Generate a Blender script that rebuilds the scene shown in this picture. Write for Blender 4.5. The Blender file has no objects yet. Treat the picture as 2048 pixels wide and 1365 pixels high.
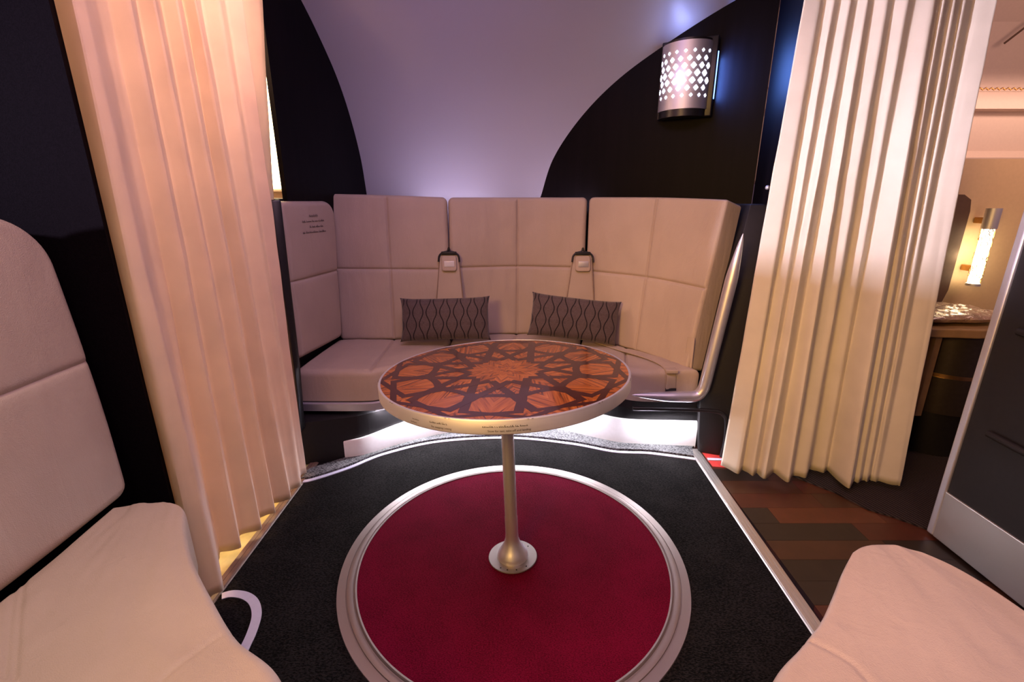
import bpy, bmesh, math, random
import numpy as np
from mathutils import Vector, Matrix, noise
random.seed(4)
S = bpy.context.scene
C = S.collection
PI = math.pi

# ------------------------------------------------------------------ camera, world, lights
cd = bpy.data.cameras.new('camera')
cd.sensor_width = 36.0
cd.lens = 16.436
cd.clip_start = 0.02
cam = bpy.data.objects.new('camera', cd)
cam.location = (0, 0, 1.25)
cam.rotation_euler = (math.radians(90 - 16.699), 0, 0)
C.objects.link(cam)
S.camera = cam

S.view_settings.view_transform = 'Standard'
S.view_settings.look = 'None'
S.view_settings.gamma = 1
S.view_settings.use_curve_mapping = False
S.view_settings.exposure = 0.9
w = bpy.data.worlds.new('world')
S.world = w
w.use_nodes = True
w.node_tree.nodes['Background'].inputs[0].default_value = (0.75, 0.42, 0.62, 1)
w.node_tree.nodes['Background'].inputs[1].default_value = 0.07


def area(name, loc, target, size, col, power, sy=None, spread=180):
    l = bpy.data.lights.new(name, 'AREA')
    l.shape = 'RECTANGLE' if sy else 'SQUARE'
    l.size = size
    if sy:
        l.size_y = sy
    l.color = col
    l.energy = power
    l.spread = math.radians(spread)
    o = bpy.data.objects.new(name, l)
    o.location = loc
    o.rotation_euler = (Vector(target) - Vector(loc)).to_track_quat('-Z', 'Y').to_euler()
    C.objects.link(o)
    return o


def point(name, loc, col, power, r=0.03):
    l = bpy.data.lights.new(name, 'POINT')
    l.color = col
    l.energy = power
    l.shadow_soft_size = r
    o = bpy.data.objects.new(name, l)
    o.location = loc
    C.objects.link(o)
    return o


# mood lighting of the cabin ceiling
area('ceiling_mood_light', (0.0, 0.9, 2.42), (0.0, 1.0, 0), 1.2, (1.0, 0.58, 0.76), 11.0, 0.8)
area('cabin_warm_light', (-0.9, -0.5, 1.75), (1.2, 2.1, 0.6), 0.5, (1.0, 0.55, 0.13), 6.0, 0.5, 76)
# light of the cabin across the aisle: it passes above the left armchair's backrest
area('cabin_cool_light', (-4.5, -0.70, 1.54), (1.35, 1.80, 1.45), 0.22, (0.86, 0.78, 1.0), 6.0, 0.22, 26)
area('left_seat_downlight', (-0.75, 0.45, 2.4), (-0.75, 0.6, 0.4), 0.2, (1.0, 0.86, 0.50), 0.9, 0.2, 70)
area('right_seat_fill_light', (0.9, 0.2, 2.4), (0.85, 0.6, 0.4), 0.25, (1.0, 0.68, 0.74), 1.5, 0.25, 80)  # unseen fill added to brighten the right armchair
area('liner_mood_light', (-0.35, 1.7, 2.40), (-0.35, 3.1, 1.5), 0.9, (0.55, 0.42, 1.0), 2.2, 0.15)
# warm galley light behind the left curtain
area('galley_light', (-1.75, 2.2, 2.25), (-1.0, 1.80, 1.9), 0.4, (1.0, 0.58, 0.36), 17, 0.4, 90)
area('galley_low_light', (-1.9, 1.6, 0.5), (-1.0, 1.6, 0.3), 0.4, (1.0, 0.55, 0.28), 8, 0.4)
# cabin beyond the right curtain
area('cabin_cove_light', (3.2, 3.18, 1.9), (3.2, 3.45, 1.55), 2.0, (1.0, 0.62, 0.48), 2.2, 0.05)
area('cabin_aisle_light', (2.7, 1.7, 2.1), (3.1, 3.3, 1.4), 0.8, (1.0, 0.58, 0.46), 7.5, 0.5)
area('liner_wash_light', (-0.1, 2.97, 1.20), (-0.1, 3.12, 1.6), 1.1, (0.80, 0.66, 1.0), 1.3, 0.05)

# ------------------------------------------------------------------ node helpers / materials


class NT:
    def __init__(s, name):
        s.m = bpy.data.materials.new(name)
        s.m.use_nodes = True
        s.t = s.m.node_tree
        s.b = s.t.nodes['Principled BSDF']

    def n(s, typ, **kw):
        nd = s.t.nodes.new(typ)
        for k, v in kw.items():
            setattr(nd, k, v)
        return nd

    def link(s, a, b):
        s.t.links.new(a, b)

    def val(s, sock, v):
        if hasattr(v, 'is_output') or isinstance(v, bpy.types.NodeSocket):
            s.link(v, sock)
        else:
            sock.default_value = v

    def math(s, op, a, b=0.0, c=None):
        nd = s.n('ShaderNodeMath', operation=op)
        s.val(nd.inputs[0], a)
        s.val(nd.inputs[1], b)
        if c is not None:
            s.val(nd.inputs[2], c)
        return nd.outputs[0]

    def coord(s, kind='Object'):
        return s.n('ShaderNodeTexCoord').outputs[kind]

    def mapping(s, vec, scale=(1, 1, 1), rot=(0, 0, 0)):
        nd = s.n('ShaderNodeMapping')
        s.link(vec, nd.inputs[0])
        nd.inputs['Scale'].default_value = scale
        nd.inputs['Rotation'].default_value = rot
        return nd.outputs[0]

    def noise(s, vec, scale, detail=4, rough=0.5, dist=0.0):
        nd = s.n('ShaderNodeTexNoise')
        s.link(vec, nd.inputs['Vector'])
        nd.inputs['Scale'].default_value = scale
        nd.inputs['Detail'].default_value = detail
        nd.inputs['Roughness'].default_value = rough
        nd.inputs['Distortion'].default_value = dist
        return nd.outputs['Fac']

    def ramp(s, fac, stops):
        nd = s.n('ShaderNodeValToRGB')
        s.link(fac, nd.inputs[0])
        e = nd.color_ramp.elements
        while len(e) < len(stops):
            e.new(0.5)
        for i, (p, c) in enumerate(stops):
            e[i].position = p
            e[i].color = (*c, 1) if len(c) == 3 else c
        return nd.outputs[0]

    def mix(s, fac, a, b):
        nd = s.n('ShaderNodeMix', data_type='RGBA')
        s.val(nd.inputs[0], fac)
        s.val(nd.inputs[6], a if not isinstance(a, tuple) else (*a[:3], 1))
        s.val(nd.inputs[7], b if not isinstance(b, tuple) else (*b[:3], 1))
        return nd.outputs[2]

    def bump(s, h, strength, dist=0.002):
        nd = s.n('ShaderNodeBump')
        nd.inputs['Strength'].default_value = strength
        nd.inputs['Distance'].default_value = dist
        s.link(h, nd.inputs['Height'])
        s.link(nd.outputs[0], s.b.inputs['Normal'])

    def set(s, **kw):
        for k, v in kw.items():
            k = {'base': 'Base Color', 'rough': 'Roughness', 'metal': 'Metallic', 'spec': 'Specular IOR Level',
                 'emit': 'Emission Color', 'estr': 'Emission Strength', 'aniso': 'Anisotropic',
                 'sheen': 'Sheen Weight', 'trans': 'Transmission Weight', 'alpha': 'Alpha', 'coat': 'Coat Weight'}[k]
            if isinstance(v, tuple):
                v = (*v[:3], 1)
            s.val(s.b.inputs[k], v)
        return s


def simple(name, col, rough=0.5, metal=0.0, nscale=60, var=0.08, bump=0.0, spec=0.5, **kw):
    t = NT(name)
    f = t.noise(t.coord(), nscale, 3)
    lo = tuple(c * (1 - var) for c in col)
    hi = tuple(min(1, c * (1 + var)) for c in col)
    t.set(base=t.ramp(f, [(0.3, lo), (0.7, hi)]), rough=rough, metal=metal, spec=spec, **kw)
    if bump:
        t.bump(f, bump)
    return t.m


def emissive(name, col, strength):
    t = NT(name)
    t.set(base=(0.8, 0.8, 0.8), emit=col, estr=strength, rough=0.5)
    return t.m


def leather(name, col):
    t = NT(name)
    co = t.coord()
    big = t.noise(co, 5, 3)
    vor = t.n('ShaderNodeTexVoronoi')
    t.link(co, vor.inputs['Vector'])
    vor.inputs['Scale'].default_value = 420
    wr = t.noise(t.mapping(co, (14, 14, 4)), 1.0, 4, 0.55, 0.6)
    h = t.math('ADD', t.math('MULTIPLY', vor.outputs['Distance'], 0.10), t.math('MULTIPLY', wr, 0.9))
    t.set(base=t.ramp(big, [(0.3, tuple(c * 0.95 for c in col)), (0.7, tuple(c * 1.05 for c in col))]), rough=0.5, spec=0.4)
    t.bump(h, 0.5, 0.011)
    return t.m


def carpet(name, c1, c2, scale=120, strength=0.8):
    t = NT(name)
    co = t.coord()
    f = t.noise(t.mapping(co, (1, 2.2, 1)), scale, 2, 0.7)
    g = t.noise(co, 7, 3)
    f2 = t.math('ADD', t.math('MULTIPLY', f, 0.8), t.math('MULTIPLY', g, 0.2))
    t.set(base=t.ramp(f2, [(0.42, c1), (0.58, c2)]), rough=0.95, spec=0.05)
    t.bump(f, strength, 0.004)
    return t.m


def brushed(name, col, rough=0.32, scale=(2, 2, 220)):
    t = NT(name)
    f = t.noise(t.mapping(t.coord(), scale), 1.0, 3)
    t.set(base=col, metal=0.85, rough=t.math('ADD', t.math('MULTIPLY', f, 0.15), rough - 0.07))
    t.bump(f, 0.05, 0.001)
    return t.m


def dark_wood(name, c1, c2):
    t = NT(name)
    f = t.noise(t.mapping(t.coord(), (9, 9, 0.6)), 3.0, 5, 0.6, 0.4)
    t.set(base=t.ramp(f, [(0.35, c1), (0.7, c2)]), rough=0.5, spec=0.08)
    t.bump(f, 0.08, 0.001)
    return t.m


def table_wood():
    t = NT('inlaid_walnut')
    sx = t.n('ShaderNodeSeparateXYZ')
    t.link(t.coord(), sx.inputs[0])
    x, y = sx.outputs[0], sx.outputs[1]
    ang = t.math('ARCTAN2', y, x)
    # fold into the twelve veneer sectors, mirrored about each petal axis
    a = t.math('PINGPONG', t.math('ADD', ang, math.radians(95 + 360)), math.radians(15))
    r = t.math('SQRT', t.math('ADD', t.math('MULTIPLY', x, x), t.math('MULTIPLY', y, y)))
    sec = t.math('FLOOR', t.math('DIVIDE', t.math('ADD', ang, math.radians(110 + 360)), math.radians(30)))
    px = t.math('MULTIPLY', r, t.math('COSINE', a))
    py = t.math('MULTIPLY', r, t.math('SINE', a))
    across = t.math('ADD', t.math('MULTIPLY', py, 1.0), t.math('MULTIPLY', px, 0.42))
    along = t.math('SUBTRACT', px, t.math('MULTIPLY', py, 0.42))
    cb = t.n('ShaderNodeCombineXYZ')
    t.link(t.math('MULTIPLY', across, 105), cb.inputs[0])
    t.link(t.math('MULTIPLY', along, 4), cb.inputs[1])
    t.link(t.math('MULTIPLY', sec, 3.7), cb.inputs[2])
    f = t.noise(cb.outputs[0], 1.0, 3, 0.55, 0.5)
    t.set(base=t.ramp(f, [(0.33, (0.09, 0.024, 0.007)), (0.47, (0.27, 0.075, 0.016)), (0.68, (0.42, 0.14, 0.032))]), rough=0.16, spec=0.5, coat=0.25)
    return t.m


def curtain_mat(name, col, transl, bumpk=0.1):
    t = NT(name)
    co = t.coord()
    f = t.noise(t.mapping(co, (1, 1, 1.3)), 420, 2)
    g = t.noise(co, 9, 3)
    colr = t.ramp(g, [(0.3, tuple(c * 0.95 for c in col)), (0.7, tuple(min(1, c * 1.04) for c in col))])
    t.set(base=colr, rough=0.75, spec=0.25, sheen=0.2)
    g2 = t.noise(t.mapping(co, (6, 6, 22)), 1.0, 3, 0.5, 0.8)
    t.bump(t.math('ADD', t.math('MULTIPLY', f, 0.12), t.math('MULTIPLY', g2, 0.5)), 0.28, 0.006)
    tr = t.n('ShaderNodeBsdfTranslucent')
    t.link(colr, tr.inputs[0])
    mx = t.n('ShaderNodeMixShader')
    mx.inputs[0].default_value = transl
    t.link(t.b.outputs[0], mx.inputs[1])
    t.link(tr.outputs[0], mx.inputs[2])
    out = [n for n in t.t.nodes if n.type == 'OUTPUT_MATERIAL'][0]
    t.link(mx.outputs[0], out.inputs['Surface'])
    return t.m


def pillow_mat():
    t = NT('wave_stripe_fabric')
    sx = t.n('ShaderNodeSeparateXYZ')
    t.link(t.coord(), sx.inputs[0])
    x, z = sx.outputs[0], sx.outputs[2]
    p, L, A = 0.038, 0.135, 0.0105
    sn = t.math('MULTIPLY', t.math('SINE', t.math('MULTIPLY', z, 2 * PI / L)), A)
    e = t.math('PINGPONG', t.math('ADD', t.math('ADD', x, sn), 1.0), p)
    o = t.math('PINGPONG', t.math('ADD', t.math('SUBTRACT', x, sn), 1.0 + p), p)
    d = t.math('MINIMUM', e, o)
    line = t.math('LESS_THAN', d, 0.0029)
    dm = t.math('ABSOLUTE', t.math('SUBTRACT', e, o))
    fine = t.math('GREATER_THAN', t.math('SINE', t.math('MULTIPLY', dm, 1500)), 0.1)
    nz = t.noise(t.coord(), 380, 2)
    base = t.ramp(nz, [(0.3, (0.07, 0.05, 0.05)), (0.7, (0.16, 0.118, 0.115))])
    c = t.mix(t.math('MULTIPLY', fine, 0.45), base, (0.075, 0.052, 0.052))
    t.set(base=t.mix(line, c, (0.012, 0.008, 0.01)), rough=0.8, spec=0.2, sheen=0.2)
    t.bump(nz, 0.3, 0.002)
    return t.m


def ribbed_carpet():
    t = NT('ribbed_carpet')
    sx = t.n('ShaderNodeSeparateXYZ')
    t.link(t.mapping(t.coord(), rot=(0, 0, math.radians(-20))), sx.inputs[0])
    s_ = t.math('SINE', t.math('MULTIPLY', sx.outputs[0], 420))
    nz = t.noise(t.coord(), 300, 2)
    f = t.math('ADD', t.math('MULTIPLY', s_, 0.3), nz)
    t.set(base=t.ramp(f, [(0.2, (0.012, 0.009, 0.009)), (0.9, (0.06, 0.045, 0.04))]), rough=0.95, spec=0.1)
    t.bump(f, 0.7, 0.003)
    return t.m


M = dict(
    leather=leather('beige_leather', (0.50, 0.405, 0.325)),
    stitch=simple('stitching', (0.30, 0.21, 0.15), 0.7),
    black=simple('black_satin', (0.012, 0.011, 0.012), 0.32, spec=0.5, var=0.2),
    blackmatte=simple('black_matte', (0.008, 0.006, 0.007), 0.6, var=0.2),
    rubber=simple('black_rubber', (0.01, 0.01, 0.011), 0.55),
    darkpanel=simple('dark_textured_panel', (0.007, 0.0048, 0.007), 0.9, spec=0.02, nscale=400, var=0.3, bump=0.25),
    darkwood=dark_wood('dark_wenge_wood', (0.0025, 0.0015, 0.0022), (0.005, 0.003, 0.004)),
    liner=simple('white_liner', (0.44, 0.44, 0.50), 0.35, nscale=500, var=0.02, bump=0.03),
    carpet=carpet('charcoal_carpet', (0.003, 0.003, 0.003), (0.018, 0.016, 0.016)),
    ledge=carpet('lit_ledge_carpet', (0.03, 0.03, 0.033), (0.22, 0.22, 0.225), 120, 0.9),  # dark carpet lightened in colour for the strong light under the seat
    red=carpet('crimson_carpet', (0.07, 0.001, 0.009), (0.155, 0.0025, 0.024), 200, 0.5),
    alu=brushed('brushed_aluminium', (0.72, 0.72, 0.78), 0.50),
    aluring=brushed('ring_aluminium', (0.34, 0.29, 0.275), 0.5),
    rail=brushed('satin_aluminium', (0.80, 0.80, 0.88), 0.42, (2, 2, 2)),
    strip=brushed('floor_strip_metal', (0.62, 0.58, 0.55), 0.38, (200, 2, 2)),
    brownstrip=simple('brown_floor_strip', (0.16, 0.10, 0.075), 0.45),
    wood=table_wood(),
    inlay=simple('dark_inlay', (0.050, 0.014, 0.011), 0.18, nscale=30, var=0.15, coat=0.25),
    white=simple('white_kick_plastic', (0.82, 0.80, 0.80), 0.35, var=0.02),
    luminous=simple('lavender_floor_path', (0.55, 0.55, 0.70), 0.4, var=0.03),
    curtain=curtain_mat('cream_curtain_cloth', (0.74, 0.64, 0.57), 0.36),
    curtain_r=curtain_mat('cream_curtain_cloth_lined', (0.70, 0.64, 0.54), 0.10),
    pillow=pillow_mat(),
    ribbed=ribbed_carpet(),
    ink=simple('printed_ink', (0.02, 0.015, 0.015), 0.6),
    tan=simple('tan_shell', (0.55, 0.40, 0.24), 0.5, var=0.03),
    cream=simple('cream_bin', (0.70, 0.56, 0.47), 0.45, var=0.02),
    brown=simple('brown_headrest', (0.10, 0.052, 0.03), 0.6, bump=0.2),
    bronze=simple('bronze_trim', (0.50, 0.28, 0.10), 0.3, 1.0),
    drum=simple('dark_drum_metal', (0.055, 0.042, 0.035), 0.35, 0.6, var=0.1),
    oak=simple('tan_oak', (0.30, 0.18, 0.08), 0.45, nscale=20, var=0.12),
    paper=simple('white_paper', (0.75, 0.72, 0.70), 0.7, var=0.02),
    redplastic=simple('red_floor_edge', (0.55, 0.045, 0.04), 0.5),
    yellowfloor=simple('pale_yellow_floor', (0.55, 0.50, 0.20), 0.4, nscale=12, var=0.3),
    glow=emissive('lamp_glow', (0.80, 0.80, 1.0), 3.0),
    blueglow=emissive('blue_lamp_slot', (0.12, 0.30, 1.0), 3.0),
    warmglow=emissive('warm_lamp_glow', (1.0, 0.80, 0.50), 7.0),
    wallglow=emissive('lit_wall_glow', (1.0, 0.78, 0.42), 5.0),  # glow stands for the bright wall beyond the left curtain
    led=emissive('led_diffuser', (0.93, 0.90, 1.0), 110.0),
    whitestrap=simple('reflective_plate', (0.9, 0.9, 0.9), 0.15, 0.2, var=0.01),  # near-white colour holds the bright reflection of the left plate
)
PK = [simple('plank_%s' % n, c, 0.36, nscale=25, var=0.12, bump=0.05) for n, c in
      (('red', (0.065, 0.016, 0.008)), ('dark', (0.020, 0.012, 0.008)), ('orange', (0.09, 0.024, 0.009)), ('brown', (0.052, 0.020, 0.009)))]

t = NT('clear_wrap')
fz = t.noise(t.coord(), 26, 5, 0.6, 1.5)
t.set(base=(0.50, 0.34, 0.24), rough=0.18, spec=0.9, coat=0.6)
t.bump(fz, 1.0, 0.03)
M['wrap'] = t.m

# ------------------------------------------------------------------ object helpers


def tag(o, label=None, cat=None, group=None, kind=None):
    if label:
        o['label'] = label
    if cat:
        o['category'] = cat
    if group:
        o['group'] = group
    if kind:
        o['kind'] = kind
    return o


def thing(name, label, cat, loc=(0, 0, 0), group=None):
    o = bpy.data.objects.new(name, None)
    o.empty_display_size = 0.05
    C.objects.link(o)
    o.location = loc
    return tag(o, label, cat, group)


def obj(name, verts, faces, mat, parent=None, smooth=True, mats=None, fm=None, keep=True, label=None):
    """one mesh object from world-space verts; parented objects keep world placement"""
    me = bpy.data.meshes.new(name)
    me.from_pydata([tuple(v) for v in verts], [], faces)
    for m_ in (mats or [mat]):
        me.materials.append(m_)
    if fm is not None:
        me.polygons.foreach_set('material_index', fm)
    bm = bmesh.new()
    bm.from_mesh(me)
    bmesh.ops.recalc_face_normals(bm, faces=bm.faces)
    bm.to_mesh(me)
    bm.free()
    if smooth:
        me.polygons.foreach_set('use_smooth', [True] * len(me.polygons))
        try:
            me.set_sharp_from_angle(angle=math.radians(42))
        except Exception:
            pass
    # put the origin at the centre of the mesh
    c = Vector((0, 0, 0))
    if len(me.vertices):
        a = np.array([v.co[:] for v in me.vertices])
        c = Vector(((a.min(0) + a.max(0)) / 2).tolist())
        me.transform(Matrix.Translation(-c))
    o = bpy.data.objects.new(name, me)
    C.objects.link(o)
    if parent:
        o.parent = parent
        pw = Vector((0, 0, 0))
        q = parent
        while q:
            pw += Vector(q.location)
            q = q.parent
        o.location = c - pw
    else:
        o.location = c
    if label:
        o['label'] = label
    return o


class MB:
    def __init__(s):
        s.v, s.f = [], []

    def add(s, v, f):
        b = len(s.v)
        s.v += [tuple(p) for p in v]
        s.f += [tuple(i + b for i in q) for q in f]

    def box(s, lo, hi, bev=0.0, mat=None):
        bm = bmesh.new()
        bmesh.ops.create_cube(bm, size=1)
        for v in bm.verts:
            v.co = Vector([(lo[i] + hi[i]) / 2 + v.co[i] * (hi[i] - lo[i]) for i in range(3)])
        if bev:
            bmesh.ops.bevel(bm, geom=bm.edges[:], offset=bev, segments=3, profile=0.5, affect='EDGES')
        if mat:
            bm.transform(mat)
        s.frombm(bm)

    def frombm(s, bm):
        bm.verts.index_update()
        s.add([v.co[:] for v in bm.verts], [[v.index for v in f.verts] for f in bm.faces])
        bm.free()

    def prism(s, pts, z0, z1, bev=0.0):
        """vertical prism over plan polygon pts"""
        bm = bmesh.new()
        vs = [bm.verts.new((p[0], p[1], z0)) for p in pts]
        f = bm.faces.new(vs)
        r = bmesh.ops.extrude_face_region(bm, geom=[f])
        for g in r['geom']:
            if isinstance(g, bmesh.types.BMVert):
                g.co.z = z1
        if bev:
            bmesh.ops.bevel(bm, geom=bm.edges[:], offset=bev, segments=2, profile=0.5, affect='EDGES')
        s.frombm(bm)

    def tube(s, pts, rad, n=16, cap=True, ry=None):
        pts = [Vector(p) for p in pts]
        if not hasattr(rad, '__len__'):
            rad = [rad] * len(pts)
        rings = []
        up = Vector((0, 0, 1))
        prev = None
        for i, p in enumerate(pts):
            d = (pts[min(i + 1, len(pts) - 1)] - pts[max(i - 1, 0)]).normalized()
            if prev is None:
                a = d.orthogonal().normalized()
            else:
                a = (prev - d * prev.dot(d)).normalized()
            prev = a
            b = d.cross(a)
            rings.append([p + (a * math.cos(k * 2 * PI / n) + b * math.sin(k * 2 * PI / n)) * rad[i] for k in range(n)])
        v = [q for r in rings for q in r]
        f = []
        for i in range(len(rings) - 1):
            for k in range(n):
                f.append((i * n + k, i * n + (k + 1) % n, (i + 1) * n + (k + 1) % n, (i + 1) * n + k))
        if cap:
            f.append(tuple(range(n - 1, -1, -1)))
            f.append(tuple((len(rings) - 1) * n + k for k in range(n)))
        s.add(v, f)

    def lathe(s, prof, n=64, c=(0, 0, 0), closed=False):
        v = []
        for r, z in prof:
            for k in range(n):
                a = 2 * PI * k / n
                v.append((c[0] + r * math.cos(a), c[1] + r * math.sin(a), c[2] + z))
        f = []
        m = len(prof)
        for i in range(m if closed else m - 1):
            j = (i + 1) % m
            for k in range(n):
                f.append((i * n + k, i * n + (k + 1) % n, j * n + (k + 1) % n, j * n + k))
        s.add(v, f)

    def sweep(s, path, sect, closed_path=False):
        """sweep a closed section [(out, z)] along a plan polyline; out = to the right-hand side of travel"""
        n = len(path)
        P = [Vector((p[0], p[1], 0)) for p in path]
        zs = [p[2] if len(p) > 2 else 0 for p in path]
        m = len(sect)
        v = []
        for i in range(n):
            d = (P[min(i + 1, n - 1)] - P[max(i - 1, 0)]).normalized()
            nr = Vector((d.y, -d.x, 0))
            for o_, z_ in sect:
                q = P[i] + nr * o_
                v.append((q.x, q.y, zs[i] + z_))
        f = []
        for i in range(n - 1):
            for k in range(m):
                f.append((i * m + k, i * m + (k + 1) % m, (i + 1) * m + (k + 1) % m, (i + 1) * m + k))
        f.append(tuple(range(m)))
        f.append(tuple((n - 1) * m + k for k in range(m - 1, -1, -1)))
        s.add(v, f)

    def build(s, name, mat, parent=None, smooth=True, label=None):
        return obj(name, s.v, s.f, mat, parent, smooth, label=label)


def spline(pts, n=12):
    """Catmull-Rom through pts"""
    P = [np.array(p, float) for p in pts]
    P = [2 * P[0] - P[1]] + P + [2 * P[-1] - P[-2]]
    out = []
    for i in range(1, len(P) - 2):
        for k in range(n):
            t_ = k / n
            a, b, c, d = P[i - 1], P[i], P[i + 1], P[i + 2]
            out.append(0.5 * ((2 * b) + (c - a) * t_ + (2 * a - 5 * b + 4 * c - d) * t_ ** 2 + (3 * b - a - 3 * c + d) * t_ ** 3))
    out.append(P[-2])
    return np.array(out)


def curve_fn(pts, smooth=True):
    p = spline(pts) if smooth and len(pts) > 2 else np.array(pts, float)
    L = np.concatenate([[0], np.cumsum(np.linalg.norm(np.diff(p, axis=0), axis=1))])
    tot = L[-1]

    def fn(t_):
        x = np.clip(t_, 0, 1) * tot
        return np.stack([np.interp(x, L, p[:, k]) for k in range(3)], -1)
    return fn, tot


def coons(c0, c1, d0, d1, smooth=True):
    """c0: bottom (t=0) s 0..1, c1: top (t=1), d0: left (s=0) t 0..1, d1: right"""
    f0, l0 = curve_fn(c0, smooth)
    f1, l1 = curve_fn(c1, smooth)
    g0, m0 = curve_fn(d0, smooth)
    g1, m1 = curve_fn(d1, smooth)

    def S_(s_, t_):
        s3, t3 = s_[..., None], t_[..., None]
        a = (1 - t3) * f0(s_) + t3 * f1(s_)
        b = (1 - s3) * g0(t_) + s3 * g1(t_)
        c = (1 - s3) * (1 - t3) * f0(np.zeros_like(s_)) + s3 * (1 - t3) * f0(np.ones_like(s_)) + \
            (1 - s3) * t3 * f1(np.zeros_like(s_)) + s3 * t3 * f1(np.ones_like(s_))
        return a + b - c
    return S_, (l0 + l1) / 2, (m0 + m1) / 2


def lines(total, n, dense, er):
    """grid coordinates 0..total, denser at the ends and around the seams"""
    x = set(np.round(np.linspace(0, total, n), 5).tolist())
    for e_ in (0, total):
        for k in range(9):
            q = er * (1 - math.cos(k / 8 * PI / 2))
            x.add(round(e_ + (q if e_ == 0 else -q), 5))
    for s_ in dense:
        for q in (-0.012, -0.007, -0.0045, -0.002, 0, 0.002, 0.0045, 0.007, 0.012):
            x.add(round(s_ + q, 5))
    x = sorted(v for v in x if -1e-6 <= v <= total + 1e-6)
    out = [x[0]]
    for v in x[1:]:
        if v - out[-1] > 0.0008:
            out.append(v)
    return np.array(out)


def pad(name, surf, w_, h_, t_, R, er, su=(), sv=(), mat=None, parent=None, flip=1, nu=46, nv=46, groove=0.008,
        bulge=0.006, wrinkle=0.0015, seed=0, label=None, seams=(), gw=0.007):
    """upholstered cushion on a curved patch: rounded edges, stitched grooves, soft bulges"""
    su = [q * w_ for q in su]
    sv = [q * h_ for q in sv]
    U = lines(w_, nu, su, er)
    V = lines(h_, nv, sv, er)
    uu, vv = np.meshgrid(U, V, indexing='ij')
    d = np.minimum(np.minimum(uu, w_ - uu), np.minimum(vv, h_ - vv))
    u2, v2 = uu.copy(), vv.copy()
    Rs = R if hasattr(R, '__len__') else (R, R, R, R)      # corners (0,0) (1,0) (1,1) (0,1)
    for (cu, cv), R_ in zip(((0, 0), (1, 0), (1, 1), (0, 1)), Rs):
        if R_ <= 0:
            continue
        du = uu if cu == 0 else w_ - uu
        dv = vv if cv == 0 else h_ - vv
        m = (du < R_) & (dv < R_)
        a = (R_ - du) / R_
        b = (R_ - dv) / R_
        a2 = a * np.sqrt(np.clip(1 - b * b / 2, 0, 1))
        b2 = b * np.sqrt(np.clip(1 - a * a / 2, 0, 1))
        nu_ = R_ - a2 * R_
        nv_ = R_ - b2 * R_
        u2 = np.where(m, nu_ if cu == 0 else w_ - nu_, u2)
        v2 = np.where(m, nv_ if cv == 0 else h_ - nv_, v2)
        dd = R_ * (1 - np.sqrt(np.clip(a2 ** 2 + b2 ** 2, 0, 1)))
        d = np.where(m, np.minimum(dd, np.maximum(d, dd)), d)
    P = surf(u2 / w_, v2 / h_)
    e = 1e-3
    Pu = surf(np.clip(u2 / w_ + e, 0, 1), v2 / h_) - surf(np.clip(u2 / w_ - e, 0, 1), v2 / h_)
    Pv = surf(u2 / w_, np.clip(v2 / h_ + e, 0, 1)) - surf(u2 / w_, np.clip(v2 / h_ - e, 0, 1))
    N = np.cross(Pu, Pv)
    N /= np.maximum(np.linalg.norm(N, axis=-1, keepdims=True), 1e-9)
    N *= flip
    dc = np.clip(d, 0, er)
    off = -er + np.sqrt(np.clip(er ** 2 - (er - dc) ** 2, 0, None))
    # soft bulge between seams
    def bul(x, ss, tot):
        ed = [0] + sorted(ss) + [tot]
        r_ = np.zeros_like(x)
        for a_, b_ in zip(ed[:-1], ed[1:]):
            q = np.clip((x - a_) / (b_ - a_), 0, 1)
            r_ = np.maximum(r_, np.where((x >= a_) & (x <= b_), np.sin(PI * q) ** 0.45, 0))
        return r_
    off = off + bulge * bul(u2, su, w_) * bul(v2, sv, h_)
    for s_ in su:
        off -= groove * np.exp(-((u2 - s_) / gw) ** 2) * np.clip(d / er, 0, 1)
    for s_ in sv:
        off -= groove * np.exp(-((v2 - s_) / gw) ** 2) * np.clip(d / er, 0, 1)
    for poly in seams:
        q = spline(poly, 10)
        dm = np.full(uu.shape, 9.0)
        for a, b in zip(q[:-1], q[1:]):
            ab = b - a
            tt = np.clip(((P - a) @ ab) / (ab @ ab), 0, 1)
            dm = np.minimum(dm, np.linalg.norm(P - (a + tt[..., None] * ab), axis=-1))
        off -= 0.004 * np.exp(-(dm / 0.0045) ** 2)
    n1, n2 = uu.shape
    if wrinkle:
        wr = np.zeros_like(off)
        for i in range(n1):
            for j in range(n2):
                wr[i, j] = noise.noise(Vector((u2[i, j] * 10 + seed, v2[i, j] * 3 + u2[i, j] * 3, seed * 1.7))) + \
                    0.5 * noise.noise(Vector((u2[i, j] * 26, v2[i, j] * 9 + seed, seed)))
        off += wrinkle * wr * np.clip(d / er, 0, 1)
    F = P + N * off[..., None]
    B = P - N * t_
    # sink the back face edge
    v = F.reshape(-1, 3).tolist() + B.reshape(-1, 3).tolist()
    nb = n1 * n2
    f = []
    for i in range(n1 - 1):
        for j in range(n2 - 1):
            a = i * n2 + j
            f.append((a, a + n2, a + n2 + 1, a + 1))
            f.append((nb + a, nb + a + 1, nb + a + n2 + 1, nb + a + n2))
    rim = [i * n2 for i in range(n1)] + [(n1 - 1) * n2 + j for j in range(1, n2)] + \
          [i * n2 + n2 - 1 for i in range(n1 - 2, -1, -1)] + [j for j in range(n2 - 2, 0, -1)]
    for k in range(len(rim)):
        a, b = rim[k], rim[(k + 1) % len(rim)]
        f.append((a, b, nb + b, nb + a))
    return obj(name, v, f, mat or M['leather'], parent, True, label=label)


def bil(p00, p10, p11, p01):
    return coons([p00, p10], [p01, p11], [p00, p01], [p10, p11], False)


# ================================================================== SETTING
def structure(o):
    o['kind'] = 'structure'
    return o


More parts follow.
